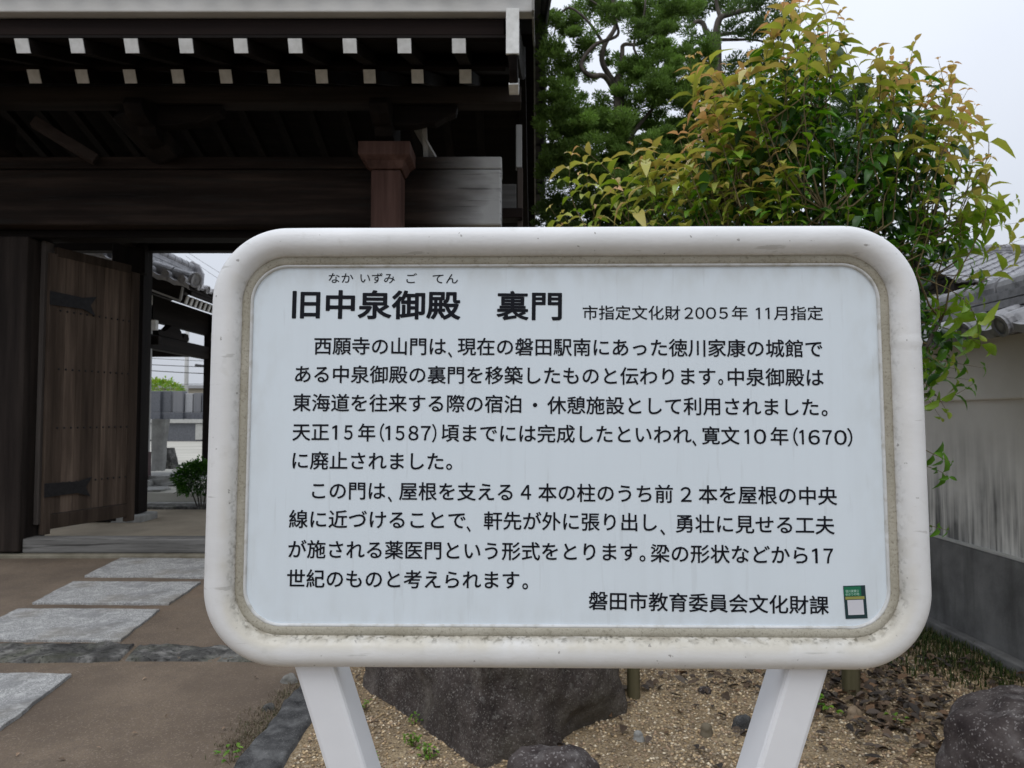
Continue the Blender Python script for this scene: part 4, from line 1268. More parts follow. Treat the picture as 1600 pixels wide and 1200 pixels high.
for x in (10.8, 13.2, 15.6):
    mb = MB(); mb.box(x, x + 1.3, 15.64, 15.70, 2.2, 3.6); w_ = mb.build("window", M_WTIP, hs)
    mb = MB(); mb.box(x + 0.07, x + 1.23, 15.62, 15.66, 2.27, 3.53); mb.build("pane", M_GRAVEST, w_)

# ------------------------------------------------------------------ rocks, stakes
def rock(name, foot, ztop, m, lb, cat, taper=0.8, n=48, nz=22, amp=0.07, seed=0.0, dome=0.35, fr=3.0, z0=-0.12, group=None):
    """foot: ground outline (x, y) counter-clockwise; walls rise with taper, top domed"""
    c = sum((Vector((p[0], p[1], 0)) for p in foot), Vector()) / len(foot)
    L_ = [0.0]
    k = len(foot)
    pts = [Vector((p[0], p[1], 0)) for p in foot]
    for i in range(k):
        L_.append(L_[-1] + (pts[(i + 1) % k] - pts[i]).length)
    ring = []
    for i in range(n):
        s = L_[-1] * i / n
        j = max(q for q in range(k) if L_[q] <= s)
        ring.append(pts[j].lerp(pts[(j + 1) % k], (s - L_[j]) / (L_[j + 1] - L_[j])))
    P = np.zeros((nz + 1, n, 3))
    for i in range(nz + 1):
        t = i / nz
        if t < 0.6:
            q = t / 0.6; sc = 1 + (taper - 1) * q ** 1.5; z = z0 + (ztop * (1 - dome) - z0) * q
        else:
            q = (t - 0.6) / 0.4; sc = taper * math.cos(q * PI / 2 * 0.985) ** 0.75; z = ztop * (1 - dome) + ztop * dome * math.sin(q * PI / 2)
        for a in range(n):
            p = c + (ring[a] - c) * sc; p.z = z
            w = mnoise.fractal((p.x * fr + seed, p.y * fr, p.z * fr), 1.0, 2.0, 5)
            d = (p - Vector((c.x, c.y, ztop * 0.3))).normalized()
            P[i, a] = p + d * (amp * w)
    mb = MB(); mb.grid(P, None, False, True)
    mb.add([tuple(v) for v in P[-1]], [tuple(range(n))])
    return tag(mb.build(name, m, smooth=True), lb, cat, group)
def gxy(px, py):
    p = gr(px, py, 0.0); return (p.x, p.y)
big = rock("garden_rock", [gxy(752, 1196), gxy(870, 1158), gxy(968, 1106), (0.52, 4.25), (0.0, 4.6), (-0.75, 4.5), gxy(560, 1070), gxy(660, 1128)], 0.58, M_ROCK,
     "large dark speckled rock standing behind the sign between its legs", "rock", 0.91, 110, 60, 0.08, 1.0, 0.25, 2.3)
rock("garden_rock", [(x + 0.14, y + 2.52) for x, y in [(0.19 * math.cos(a), 0.17 * math.sin(a)) for a in np.linspace(0, 2 * PI, 10)[:-1]]], 0.30, M_ROCKP,
     "small dark rock top just showing at the bottom edge in front of the large rock", "rock", 0.85, 60, 32, 0.04, 4.0, 0.5, 5)
rock("garden_rock", [(x + 2.07, y + 2.74) for x, y in [(0.43 * math.cos(a), 0.36 * math.sin(a)) for a in np.linspace(0, 2 * PI, 12)[:-1]]], 0.375, M_ROCKP,
     "rounded dark rock with pale flecks in the lower right corner beside the wall", "rock", 0.94, 90, 44, 0.05, 8.0, 0.38, 3.4)
def stake(px, py, wpx, hgt, lb):
    p = gr(px, py, 0.0); r = wpx / FPX * p.y / 2
    mb = MB()
    pts = [(p.x + 0.004 * mnoise.noise((0, 0, z * 4)), p.y, z) for z in np.linspace(-0.15, hgt, 9)]
    mb.tube(pts, [r * (1 + 0.04 * mnoise.noise((px, 0, z * 7))) for z in np.linspace(0, hgt, 9)], 16)
    tag(mb.build("wooden_stake", M_STAKE, smooth=True), lb, "stake", "stakes supporting the shrub")
stake(990, 1086, 20, 0.75, "brown wooden stake against the right end of the large dark rock")
stake(1330, 1081, 26, 0.75, "brown wooden stake right of the sign's right leg")

# ------------------------------------------------------------------ foliage
def unit(a):
    return a / np.maximum(np.linalg.norm(a, axis=-1, keepdims=True), 1e-9)

class Leaves:
    def __init__(s):
        s.P, s.D, s.N, s.L, s.W, s.C, s.K = [], [], [], [], [], [], []
    def add(s, p, d, n, L, W, c, k):
        s.P.append(p); s.D.append(d); s.N.append(n); s.L.append(L); s.W.append(W); s.C.append(c); s.K.append(k)
    def mesh(s, mb):
        P, D, Nn = np.array(s.P), unit(np.array(s.D)), np.array(s.N)
        L, W, C, K = np.array(s.L)[:, None], np.array(s.W)[:, None], np.array(s.C), np.array(s.K)[:, None]
        S = unit(np.cross(D, Nn)); Nn = unit(np.cross(S, D))
        n = len(P)
        def mid(t):
            return P + D * (L * t * (1 - 0.25 * K * t)) - Nn * (L * K * 0.62 * t * t)
        V = np.zeros((n, 11, 3))
        ts = (0.0, 0.28, 0.58, 0.84, 1.0)
        for i, t in enumerate(ts):
            V[:, i] = mid(t)
        for i, (t, w) in enumerate(((0.28, 0.42), (0.58, 0.46), (0.84, 0.24))):
            lift = Nn * (W * w * 0.55)
            V[:, 5 + i] = mid(t) + S * (W * w) + lift
            V[:, 8 + i] = mid(t) - S * (W * w) + lift
        f = [(0, 1, 5), (1, 2, 6, 5), (2, 3, 7, 6), (3, 4, 7), (0, 8, 1), (1, 8, 9, 2), (2, 9, 10, 3), (3, 10, 4)]
        F = []
        for i in range(n):
            b = i * 11
            F += [tuple(b + k for k in q) for q in f]
        mb.add(V.reshape(-1, 3), F, np.repeat(C, 11, axis=0))

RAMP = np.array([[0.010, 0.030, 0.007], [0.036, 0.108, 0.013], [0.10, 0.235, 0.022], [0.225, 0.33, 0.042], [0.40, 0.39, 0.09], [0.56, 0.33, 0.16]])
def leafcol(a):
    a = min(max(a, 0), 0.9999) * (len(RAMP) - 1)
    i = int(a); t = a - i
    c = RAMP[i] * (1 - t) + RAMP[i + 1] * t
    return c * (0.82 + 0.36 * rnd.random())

def inside(poly, x, y):
    c = False
    j = len(poly) - 1
    for i in range(len(poly)):
        if (poly[i][1] > y) != (poly[j][1] > y) and x < (poly[j][0] - poly[i][0]) * (y - poly[i][1]) / (poly[j][1] - poly[i][1]) + poly[i][0]:
            c = not c
        j = i
    return c

# --- broad leaved shrub in front of the wall
TB = Vector((1.47, 3.78, 0.0))
bush = thing("broadleaf_shrub", "tall leafy shrub with copper tinted young shoots behind the sign", "shrub", TB)
LV = Leaves(); ST = MB()
def ucop(px, py):
    """how coppery the young growth is, by where it grows in the crown"""
    v = 0.0
    for (x, y, sx, sy, w) in ((1130, 190, 120, 130, 0.85), (960, 280, 120, 90, 0.72), (1250, 20, 100, 60, 0.82), (1440, 150, 110, 100, 0.86), (1150, 320, 130, 60, 0.62),
                              (1520, 260, 40, 60, 0.75), (1570, 350, 50, 50, 0.45), (1490, 530, 50, 100, 0.25), (1330, 260, 60, 80, 0.5)):
        v = max(v, w * math.exp(-((px - x) / sx) ** 2 / 2 - ((py - y) / sy) ** 2 / 2))
    return v
def shoot(base, tip, cop, L0=0.119, sp=0.066, r0=0.0035, keep=0.22):
    base, tip = Vector(base), Vector(tip)
    ax = tip - base; ln = ax.length
    n = max(4, int(ln / sp))
    bow = Vector((rnd.uniform(-1, 1), rnd.uniform(-1, 1), 0.2)) * ln * 0.17
    pts = [base + ax * (i / n) + bow * math.sin(PI * i / n) for i in range(n + 1)]
    ST.tube(pts, [r0 * (1 - 0.75 * i / n) for i in range(n + 1)], 4, cap=False)
    ph = rnd.uniform(0, PI)
    for i in range(1, n + 1):
        t = i / n
        if t < keep:
            continue
        d = (pts[i] - pts[i - 1]).normalized()
        e1 = d.orthogonal().normalized(); e2 = d.cross(e1)
        an = ph + i * PI / 2 + rnd.uniform(-0.3, 0.3)
        size = L0 * (0.55 + 0.45 * math.sin(PI * min(1, (1 - t) * 1.35 + 0.12))) * rnd.uniform(0.62, 1.22)
        if t > 0.93:
            size *= 0.62
        for sgn in (1, -1):
            if rnd.random() < 0.06:
                continue
            out = (e1 * math.cos(an) + e2 * math.sin(an)) * sgn
            dr = (out * 0.85 + d * (0.55 if t < 0.9 else 0.9) + Vector((0, 0, 0.12))).normalized()
            nn = d * 0.9 + Vector((0, 0, 0.5)) - out * 0.2
            a = 0.29 + cop * (0.20 + 0.66 * t ** 1.5) + rnd.gauss(0, 0.05)
            LV.add(tuple(pts[i]), tuple(dr), tuple(nn), size, size * rnd.uniform(0.36, 0.46), leafcol(a * 0.97), rnd.uniform(0.8, 1.7))
BP = [(846, 352), (860, 318), (880, 285), (893, 232), (915, 228), (935, 262), (958, 250), (985, 222), (1050, 212), (1066, 160), (1078, 118), (1092, 78), (1120, 100), (1148, 118),
      (1165, 70), (1190, 40), (1196, -40), (1345, -40), (1332, 40), (1336, 92), (1300, 140), (1328, 175), (1356, 150), (1362, 92), (1392, 68), (1432, 62), (1440, 84), (1490, 92), (1516, 132),
      (1526, 190), (1548, 250), (1498, 288), (1492, 325), (1530, 312), (1588, 306), (1590, 352), (1562, 415), (1520, 430), (1508, 470), (1548, 500), (1542, 548),
      (1512, 590), (1480, 640), (1436, 660), (1430, 860), (1150, 900), (980, 640), (880, 450)]
TIPS = [(905, 226), (893, 240), (860, 322), (880, 330), (985, 222), (1003, 250), (960, 262), (1020, 222), (1060, 208), (1046, 250), (1092, 80), (1078, 118), (1100, 100), (1112, 118), (1135, 100),
        (1150, 116), (1085, 170), (1130, 150), (1070, 196), (1168, 88), (1200, 20), (1225, 0), (1250, -18), (1275, -10), (1300, -6), (1320, 30), (1310, 66), (1330, 82), (1372, 72), (1392, 84), (1430, 62), (1425, 92), (1466, 90),
        (1490, 96), (1488, 130), (1512, 138), (1505, 160), (1516, 200), (1536, 250), (1530, 190), (1548, 244), (1588, 308), (1572, 318), (1590, 345), (1560, 312), (1545, 330), (1576, 378),
        (1546, 498), (1530, 520), (1546, 545), (1516, 590), (1505, 575), (1480, 640), (1535, 470), (1470, 650), (1120, 216), (1180, 200), (1216, 250), (1225, 200), (1250, 320), (1190, 310), (930, 320), (1010, 330), (1090, 330), (1040, 262), (1085, 262), (1150, 232), (1170, 150), (1112, 182), (1205, 150), (1140, 180), (1240, 60), (1290, 50), (1215, 90), (1130, 290), (1170, 270), (1060, 300), (1400, 120), (1450, 150), (1480, 200)]
limb_pts = []
LM = MB()
def limb(p, q, r0, r1, n=9, wob=0.06):
    p, q = Vector(p), Vector(q)
    pts = []
    for i in range(n + 1):
        t = i / n
        x = p.lerp(q, t)
        w = math.sin(PI * t) * wob
        pts.append(x + Vector((mnoise.noise((x * 3) + Vector((1, 0, 0))), mnoise.noise((x * 3) + Vector((0, 5, 0))), 0)) * w * 2)
        limb_pts.append((pts[-1], r0 + (r1 - r0) * t))
    LM.tube(pts, [r0 + (r1 - r0) * i / n for i in range(n + 1)], 9)
    return pts
tr = limb(TB + Vector((0, 0, -0.1)), TB + Vector((-0.02, 0.03, 0.75)), 0.055, 0.042, 6)
for q in [at(1000, 330, 3.6), at(1110, 230, 3.55), at(1190, 120, 3.8), at(1270, 60, 3.85), at(1400, 200, 3.75), at(1470, 300, 3.6), at(1470, 500, 3.5), at(1290, 330, 3.4)]:
    limb(tr[-1] - Vector((0, 0, rnd.uniform(0, 0.25))), q, 0.028, 0.008, 10, 0.12)
def nearest(p):
    best = min(limb_pts, key=lambda lp: (lp[0] - p).length + 0.25 * max(0, lp[0].z - p.z))
    return best[0]
def place_shoot(px, py, Y, cop, ln):
    tip = at(px, py, Y)
    c = at(1250, 470, 3.78)
    rad = (tip - c); rad.y *= 0.6; rad.normalize()
    d = (rad * 0.55 + Vector((rnd.uniform(-.25, .25), rnd.uniform(-.25, .25), 0.85))).normalized()
    if py > 460:
        d = (rad * 0.9 + Vector((rnd.uniform(-.3, .3), rnd.uniform(-.3, .3), rnd.uniform(-0.25, 0.5)))).normalized()
    if px > 1470 and 285 < py <= 460:          # the right hand sprays reach out sideways
        d = (Vector((0.85, rnd.uniform(-.3, .2), rnd.uniform(0.25, 0.6)))).normalized()
    base = tip - d * ln
    shoot(base, tip, cop, 0.134 if px < 1240 else 0.114)
    nl = nearest(base)
    if (nl - base).length < 1.2:
        m_ = (nl + base) / 2 + Vector((0, 0, -0.04))
        ST.tube([nl, m_, base], [0.006, 0.005, 0.0036], 4, cap=False)
for (px, py) in TIPS:
    for k in range(2 if ucop(px, py) > 0.35 else 1):
        place_shoot(px + (rnd.uniform(-16, 16) if k else 0), py + (rnd.uniform(6, 40) if k else 3), rnd.uniform(3.30, 3.85), 0.30 + 0.80 * ucop(px, py), rnd.uniform(0.38, 0.68))
cnt = 0
while cnt < 130:
    px, py = rnd.uniform(850, 1590), rnd.uniform(-30, 700)
    if not inside(BP, px, py) or (py > 380 and px < 1330 and rnd.random() < 0.75):
        continue
    Y = rnd.uniform(3.25, 4.25)
    if px < 1010 and rnd.random() < 0.45:
        continue
    if px > 1400 and 390 < py < 520:
        continue
    if not all(inside(BP, px + dx, py + dy) for dx, dy in ((-38, -30), (38, -30), (0, -62))):
        continue
    place_shoot(px, py + 10, Y, ucop(px, py) * rnd.uniform(0.35, 1.1) * (1.0 if Y < 3.7 else 0.45), rnd.uniform(0.25, 0.5)); cnt += 1
# mature inner leaves, darkened further so shade between the shoots is in their colour
cnt = 0
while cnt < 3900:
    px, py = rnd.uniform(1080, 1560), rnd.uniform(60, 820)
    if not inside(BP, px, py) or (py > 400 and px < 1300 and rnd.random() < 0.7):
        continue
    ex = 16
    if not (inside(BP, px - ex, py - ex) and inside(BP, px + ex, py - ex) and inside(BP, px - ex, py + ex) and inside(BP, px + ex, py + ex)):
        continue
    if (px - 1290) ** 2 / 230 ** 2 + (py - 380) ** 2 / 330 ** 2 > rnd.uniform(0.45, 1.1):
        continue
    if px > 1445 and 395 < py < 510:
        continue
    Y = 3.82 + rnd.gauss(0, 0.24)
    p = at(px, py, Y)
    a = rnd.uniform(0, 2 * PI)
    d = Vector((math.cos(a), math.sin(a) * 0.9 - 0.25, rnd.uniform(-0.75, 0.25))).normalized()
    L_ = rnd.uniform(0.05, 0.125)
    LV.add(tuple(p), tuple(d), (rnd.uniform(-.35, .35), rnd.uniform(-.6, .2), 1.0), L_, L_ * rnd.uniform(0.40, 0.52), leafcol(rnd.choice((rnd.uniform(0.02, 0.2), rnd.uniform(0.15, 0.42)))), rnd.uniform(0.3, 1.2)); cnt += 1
# a few hanging sprays at the right below the crown
for (x0, y0, x1, y1) in ((1440, 700, 1486, 722), (1436, 726, 1482, 745), (1430, 815, 1478, 828), (1440, 640, 1520, 600), (1450, 560, 1536, 575), (1470, 430, 1540, 440)):
    shoot(at(x0, y0, 3.5), at(x1, y1, 3.4), 0.12, 0.10, 0.05, 0.003, 0.3)
    nl = nearest(at(x0, y0, 3.5))
    ST.tube([nl, (nl + at(x0, y0, 3.5)) / 2 + Vector((0, 0, 0.05)), at(x0, y0, 3.5)], [0.006, 0.005, 0.003], 4, cap=False)
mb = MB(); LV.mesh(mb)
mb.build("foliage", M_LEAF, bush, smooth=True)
ST.build("twigs", M_TWIG, bush)
LM.build("trunk", M_BARK, bush, smooth=True)

# --- needle leaved trees behind
def needle_tree(root, clumps, Y0, depth, col0, col1, dens, size, wid):
    """clumps: (px, py, rx, ry, tone) ellipses in which tufts of short leaves are spread through a real depth"""
    Ps, Ds, Cs, Ls = [], [], [], []
    for (px, py, rx, ry, tone) in clumps:
        c = at(px, py, Y0 + depth * rnd.uniform(-1, 1)); k = Y0 / FPX
        sub = []
        area = rx * ry
        for _ in range(max(3, int(area / 48))):
            a = rnd.uniform(0, 2 * PI); r = math.sqrt(rnd.random())
            sub.append(Vector((math.cos(a) * r * rx * k, rnd.uniform(-1, 1) * min(rx, ry) * k * 1.0, math.sin(a) * r * ry * k)))
        for sv in sub:
            tcol = rnd.random()
            sr = rnd.uniform(9, 19) * k
            n = int(dens * rnd.uniform(0.7, 1.3))
            q = R.normal(0, 1, (n, 3)); q = unit(q) * (R.random((n, 1)) ** 0.45) * sr
            q[:, 2] *= 0.62
            Ps.append(np.array(c + sv) + q)
            dd = unit(q + np.array([0, 0, 0.5 * sr]) + R.normal(0, 0.35 * sr, (n, 3)))
            Ds.append(dd)
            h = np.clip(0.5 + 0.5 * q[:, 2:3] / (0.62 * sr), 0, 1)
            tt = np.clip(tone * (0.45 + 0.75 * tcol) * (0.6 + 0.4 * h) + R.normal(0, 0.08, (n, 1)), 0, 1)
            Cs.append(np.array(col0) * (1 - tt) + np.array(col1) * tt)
            Ls.append(R.uniform(0.6, 1.25, (n, 1)) * size)
    P_, D_, C_, L_ = np.concatenate(Ps), np.concatenate(Ds), np.concatenate(Cs), np.concatenate(Ls)
    n = len(P_)
    S_ = unit(np.cross(D_, R.normal(0, 1, (n, 3))))
    V = np.zeros((n, 4, 3))
    V[:, 0] = P_ - D_ * L_ * 0.5; V[:, 1] = P_ + S_ * L_ * wid; V[:, 2] = P_ + D_ * L_ * 0.5; V[:, 3] = P_ - S_ * L_ * wid
    mb = MB(); mb.add(V.reshape(-1, 3), [(4 * i, 4 * i + 1, 4 * i + 2, 4 * i + 3) for i in range(n)], np.repeat(C_, 4, axis=0))
    mb.build("crown", M_NEEDLE, root)
def branch(mb, pts, Y, r0, r1):
    P_ = [at(x, y, Y + (q[0] if q else 0)) for (x, y, *q) in pts]
    # smooth the polyline
    out = []
    for i in range(len(P_) - 1):
        p0, p1, p2, p3 = P_[max(0, i - 1)], P_[i], P_[i + 1], P_[min(len(P_) - 1, i + 2)]
        for s in range(5):
            t = s / 5
            out.append(0.5 * ((2 * p1) + (-p0 + p2) * t + (2 * p0 - 5 * p1 + 4 * p2 - p3) * t * t + (-p0 + 3 * p1 - 3 * p2 + p3) * t ** 3))
    out.append(P_[-1])
    n = len(out)
    r0, r1 = r0 * 0.72, r1 * 0.8
    mb.tube(out, [r0 + (r1 - r0) * (i / (n - 1)) ** 0.8 for i in range(n)], 8)
jY = 8.6
jb = at(970, 640, jY); jb.z = 0.0
jun = thing("juniper_tree", "dense dark green juniper with twisted bare branches beside the gate roof", "tree", (jb.x, jY, 0.0))
mb = MB()
branch(mb, [(970, 838), (966, 600), (958, 400), (962, 260), (968, 140), (962, 120)], jY, 0.16, 0.07)
branch(mb, [(968, 140), (942, 100), (945, 70), (962, 40), (958, 0), (965, -50)], jY, 0.055, 0.025)
branch(mb, [(963, 150), (945, 120, -0.2), (922, 118, -0.3), (908, 100, -0.3), (930, 70, -0.3), (965, 55, -0.2), (960, 30, -0.2)], jY, 0.05, 0.02)
branch(mb, [(965, 190), (972, 90, 0.2), (975, 70, 0.2), (1000, 68, 0.2), (1030, 40, 0.2), (1050, 10, 0.2)], jY, 0.05, 0.014)
branch(mb, [(966, 145), (985, 130), (1000, 100), (990, 70), (1005, 30), (1010, -20)], jY, 0.035, 0.012)
branch(mb, [(945, 72), (920, 35), (890, 12), (872, 30), (866, 55)], jY, 0.03, 0.01)
branch(mb, [(962, 40), (940, 12), (905, -10)], jY, 0.028, 0.01)
branch(mb, [(962, 262), (985, 215), (1030, 160), (1075, 140)], jY, 0.05, 0.015)
branch(mb, [(960, 300), (920, 230), (885, 200), (865, 190)], jY, 0.045, 0.015)
mb.build("trunk", M_BARK, jun, smooth=True)
JC = [(852, 330, 16, 40, 0.3), (856, 200, 14, 60, 0.6), (945, 230, 60, 40, 0.6), (1010, 300, 60, 50, 0.45), (960, 180, 40, 24, 0.7), (905, 395, 60, 50, 0.2), (1000, 390, 70, 50, 0.25), (950, 300, 50, 40, .5), (860, 60, 16, 40, 0.5), (1085, 170, 40, 40, 0.6), (870, 150, 30, 26, .7), (1035, 225, 50, 26, .7),(880, 110, 28, 22, 0.55), (905, 60, 26, 24, 0.6), (880, 30, 30, 18, 0.5), (1000, 18, 60, 22, 0.6), (940, 5, 40, 16, 0.5), (1040, 40, 40, 18, 0.5), (1010, 50, 30, 14, 0.4), (965, 20, 24, 14, .5),
      (1060, 8, 40, 18, 0.6), (900, 165, 45, 25, 0.75), (870, 210, 26, 34, 0.7), (930, 200, 50, 30, 0.8), (1030, 100, 55, 32, 0.9), (1060, 130, 50, 30, 0.8), (1000, 140, 40, 24, 0.75), (1090, 90, 36, 26, 0.7),
      (990, 200, 60, 30, 0.8), (1050, 190, 50, 30, 0.6), (880, 270, 34, 34, 0.45), (930, 260, 60, 30, 0.65), (1000, 260, 60, 34, 0.55), (1060, 250, 60, 34, 0.45), (900, 330, 50, 36, 0.3), (970, 330, 60, 36, 0.35),
      (1040, 330, 60, 36, 0.35), (1110, 220, 50, 40, 0.45), (1120, 300, 50, 50, 0.4), (880, 400, 50, 40, 0.2), (960, 420, 70, 50, 0.2), (1050, 420, 70, 50, 0.2), (1130, 150, 34, 26, 0.6), (985, 105, 26, 14, .6),
      (905, 118, 20, 12, 0.5), (1180, 260, 60, 60, 0.3), (1120, 400, 70, 60, 0.2), (960, 600, 90, 80, 0.15), (1060, 620, 90, 80, 0.15), (960, 90, 20, 10, .5), (1020, 70, 20, 12, .5)]
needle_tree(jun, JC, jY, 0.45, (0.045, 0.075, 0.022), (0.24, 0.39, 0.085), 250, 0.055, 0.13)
pY2 = 13.0
pb = at(1112, 640, pY2)
pod = thing("podocarpus_tree", "taller tree with pale forked trunk and sparse twisted branches behind the juniper", "tree", (pb.x, pY2, 0.0))
mb = MB()
branch(mb, [(1116, 770), (1114, 500), (1116, 300), (1118, 190), (1118, 80), (1116, 55)], pY2, 0.22, 0.13)
branch(mb, [(1117, 60), (1104, 50), (1098, 36), (1088, 34), (1078, 42), (1068, 40)], pY2, 0.09, 0.03)
branch(mb, [(1117, 62), (1124, 30), (1140, 22), (1165, 16), (1185, 14)], pY2, 0.10, 0.05)
branch(mb, [(1118, 56), (1140, 52), (1165, 50), (1178, 30)], pY2, 0.06, 0.03)
branch(mb, [(1119, 62), (1150, 62), (1175, 62), (1200, 66)], pY2, 0.05, 0.02)
branch(mb, [(1126, 28), (1120, 8), (1115, -30)], pY2, 0.07, 0.03)
mb.build("trunk", M_BARK, pod, smooth=True)
PC = [(1080, 20, 20, 14, 0.5), (1110, 8, 34, 12, 0.4), (1150, 5, 40, 14, 0.5), (1140, 40, 16, 8, 0.4), (1180, 40, 30, 14, 0.4), (1090, 60, 18, 10, 0.4), (1060, 30, 20, 14, 0.5), (1175, 2, 30, 16, 0.5), (1200, 90, 26, 20, 0.5),
      (1150, 100, 30, 14, 0.4), (1210, 30, 30, 30, 0.5), (1330, 160, 34, 36, 0.4), (1350, 200, 30, 30, 0.35), (1300, 210, 50, 50, 0.3), (1345, 140, 16, 20, 0.45), (1250, 180, 60, 60, 0.35), (1280, 300, 90, 60, 0.25), (1120, 130, 30, 20, 0.4)]
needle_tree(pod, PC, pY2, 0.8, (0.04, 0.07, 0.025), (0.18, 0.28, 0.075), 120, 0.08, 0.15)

# --- small shrub, far tree
def leafy_ball(root, c, rx, rz, n, L0, lo, hi, name="foliage"):
    LVb = Leaves()
    for _ in range(n):
        a, b = rnd.uniform(0, 2 * PI), rnd.uniform(-0.6, 1.0)
        r = (0.55 + 0.5 * rnd.random() ** 0.5) * (0.85 + 0.25 * mnoise.noise((a * 2, b * 3, c.x)))
        s = math.sqrt(max(0, 1 - b * b))
        d = Vector((math.cos(a) * s, math.sin(a) * s, b))
        p = c + Vector((d.x * rx * r, d.y * rx * r, d.z * rz * r))
        dd = (d + Vector((rnd.uniform(-.7, .7), rnd.uniform(-.7, .7), rnd.uniform(-.2, .8)))).normalized()
        L_ = L0 * rnd.uniform(0.7, 1.3)
        LVb.add(tuple(p), tuple(dd), (rnd.uniform(-.4, .4), rnd.uniform(-.4, .4), 1), L_, L_ * 0.45, leafcol(rnd.uniform(lo, hi)), 0.4)
    mb_ = MB(); LVb.mesh(mb_); mb_.build(name, M_LEAF, root)
c = at(312, 748, 11.1)
s2 = thing("low_shrub", "low dark green clipped shrub seen through the gate", "shrub", (c.x, 11.1, 0.05))
leafy_ball(s2, Vector((c.x, 11.1, 0.44)), 0.40, 0.36, 4200, 0.055, 0.02, 0.34)
mb = MB()
for k in range(5):
    mb.tube([(c.x + 0.02 * k, 11.1, -0.02), (c.x + 0.1 * (k - 2), 11.1 + 0.05 * (k % 2), 0.5)], [0.012, 0.006], 5)
mb.build("stems", M_BARK, s2)
c = at(256, 605, 44)
s3 = thing("distant_tree", "bright green small tree above the gravestones", "tree", (c.x, 44, 0.22))
leafy_ball(s3, Vector((c.x - 0.3, 44, 2.9)), 1.5, 0.9, 900, 0.26, 0.42, 0.68, "crown")
mb = MB(); mb.tube([(c.x, 44, 0.2), (c.x, 44, 2.9)], [0.1, 0.05], 7); mb.build("trunk", M_BARK, s3)
# planting strip by the kerb
mb = MB(); mb.box(-6.4, -3.2, 11.06, 11.42, 0.0, 0.06)
kind(mb.build("gravel_strip", M_STEP, bevel=0.01), 'structure')

# ------------------------------------------------------------------ gravel, litter, grass, weeds
def bedz(x, y):
    return -0.012 + 0.03 * mnoise.fractal((x * 1.6, y * 1.6, 3.1), 1.0, 2.0, 4)
def pebbles(n, x0, x1, y0, y1, s0, s1, cols, name):
    oct_ = np.array([(1, 0, 0), (-1, 0, 0), (0, 1, 0), (0, -1, 0), (0, 0, 0.8), (0, 0, -0.8)])
    fo = [(0, 2, 4), (2, 1, 4), (1, 3, 4), (3, 0, 4), (2, 0, 5), (1, 2, 5), (3, 1, 5), (0, 3, 5)]
    V, F, C_ = [], [], []
    i = 0
    for _ in range(n):
        x, y = rnd.uniform(x0, x1), y0 + (y1 - y0) * rnd.random() ** 1.3
        if mnoise.noise((x * 2.1, y * 2.1, 7.7)) < -0.15 and rnd.random() < 0.55:
            continue
        s = rnd.uniform(s0, s1)
        a = rnd.uniform(0, PI)
        ca, sa = math.cos(a), math.sin(a)
        M_ = oct_ * np.array([s, s * rnd.uniform(0.6, 0.95), s * rnd.uniform(0.5, 0.85)]) * (1 + 0.3 * (R.random((6, 1)) - 0.5))
        q = np.stack([M_[:, 0] * ca - M_[:, 1] * sa, M_[:, 0] * sa + M_[:, 1] * ca, M_[:, 2]], 1)
        V.append(q + np.array([x, y, bedz(x, y) + s * 0.25]))
        F += [tuple(i + k for k in f) for f in fo]; i += 6
        c_ = np.array(cols[rnd.randrange(len(cols))]) * rnd.uniform(0.8, 1.45)
        C_.append(np.repeat(c_[None], 6, 0))
    mb = MB(); mb.add(np.concatenate(V), F, np.concatenate(C_))
    o = kind(mb.build(name, M_PEB, smooth=True), "stuff")
    o["label"], o["category"] = "pale tan gravel scattered over the planting bed", "gravel"
PCOL = [(0.46, 0.34, 0.20), (0.56, 0.44, 0.28), (0.38, 0.275, 0.16), (0.62, 0.53, 0.39), (0.22, 0.17, 0.12), (0.38, 0.27, 0.18), (0.26, 0.21, 0.15)]
pebbles(44000, -0.92, 2.9, 2.35, 5.4, 0.0045, 0.012, PCOL, "gravel")

LT = Leaves()
LCOL = [(0.09, 0.062, 0.042), (0.14, 0.095, 0.062), (0.065, 0.05, 0.04), (0.19, 0.115, 0.065), (0.14, 0.115, 0.09), (0.045, 0.037, 0.032), (0.11, 0.085, 0.068)]
def litter(n, cx, cy, sx, sy, L0):
    for _ in range(n):
        x, y = rnd.gauss(cx, sx), rnd.gauss(cy, sy)
        if not (-0.9 < x < 2.85 and 2.3 < y < 8):
            continue
        a = rnd.uniform(0, 2 * PI)
        L_ = L0 * rnd.uniform(0.5, 1.2)
        c_ = np.array(LCOL[rnd.randrange(len(LCOL))]) * rnd.uniform(0.7, 1.2)
        LT.add((x, y, bedz(x, y) + rnd.uniform(0.008, 0.03)), (math.cos(a), math.sin(a), rnd.uniform(-0.15, 0.35)), (rnd.uniform(-.5, .5), rnd.uniform(-.5, .5), 1), L_, L_ * rnd.uniform(0.4, 0.7), c_, rnd.uniform(-0.5, 0.9))
p = gr(1370, 1100); litter(420, p.x, p.y, 0.24, 0.28, 0.065)
p = gr(1400, 1060); litter(260, p.x, p.y + 0.2, 0.35, 0.35, 0.07)
p = gr(1100, 1075); litter(120, p.x, p.y + 0.1, 0.4, 0.35, 0.055)
litter(260, 1.3, 4.2, 1.0, 0.8, 0.06)
litter(60, -0.3, 3.2, 0.5, 0.5, 0.03)
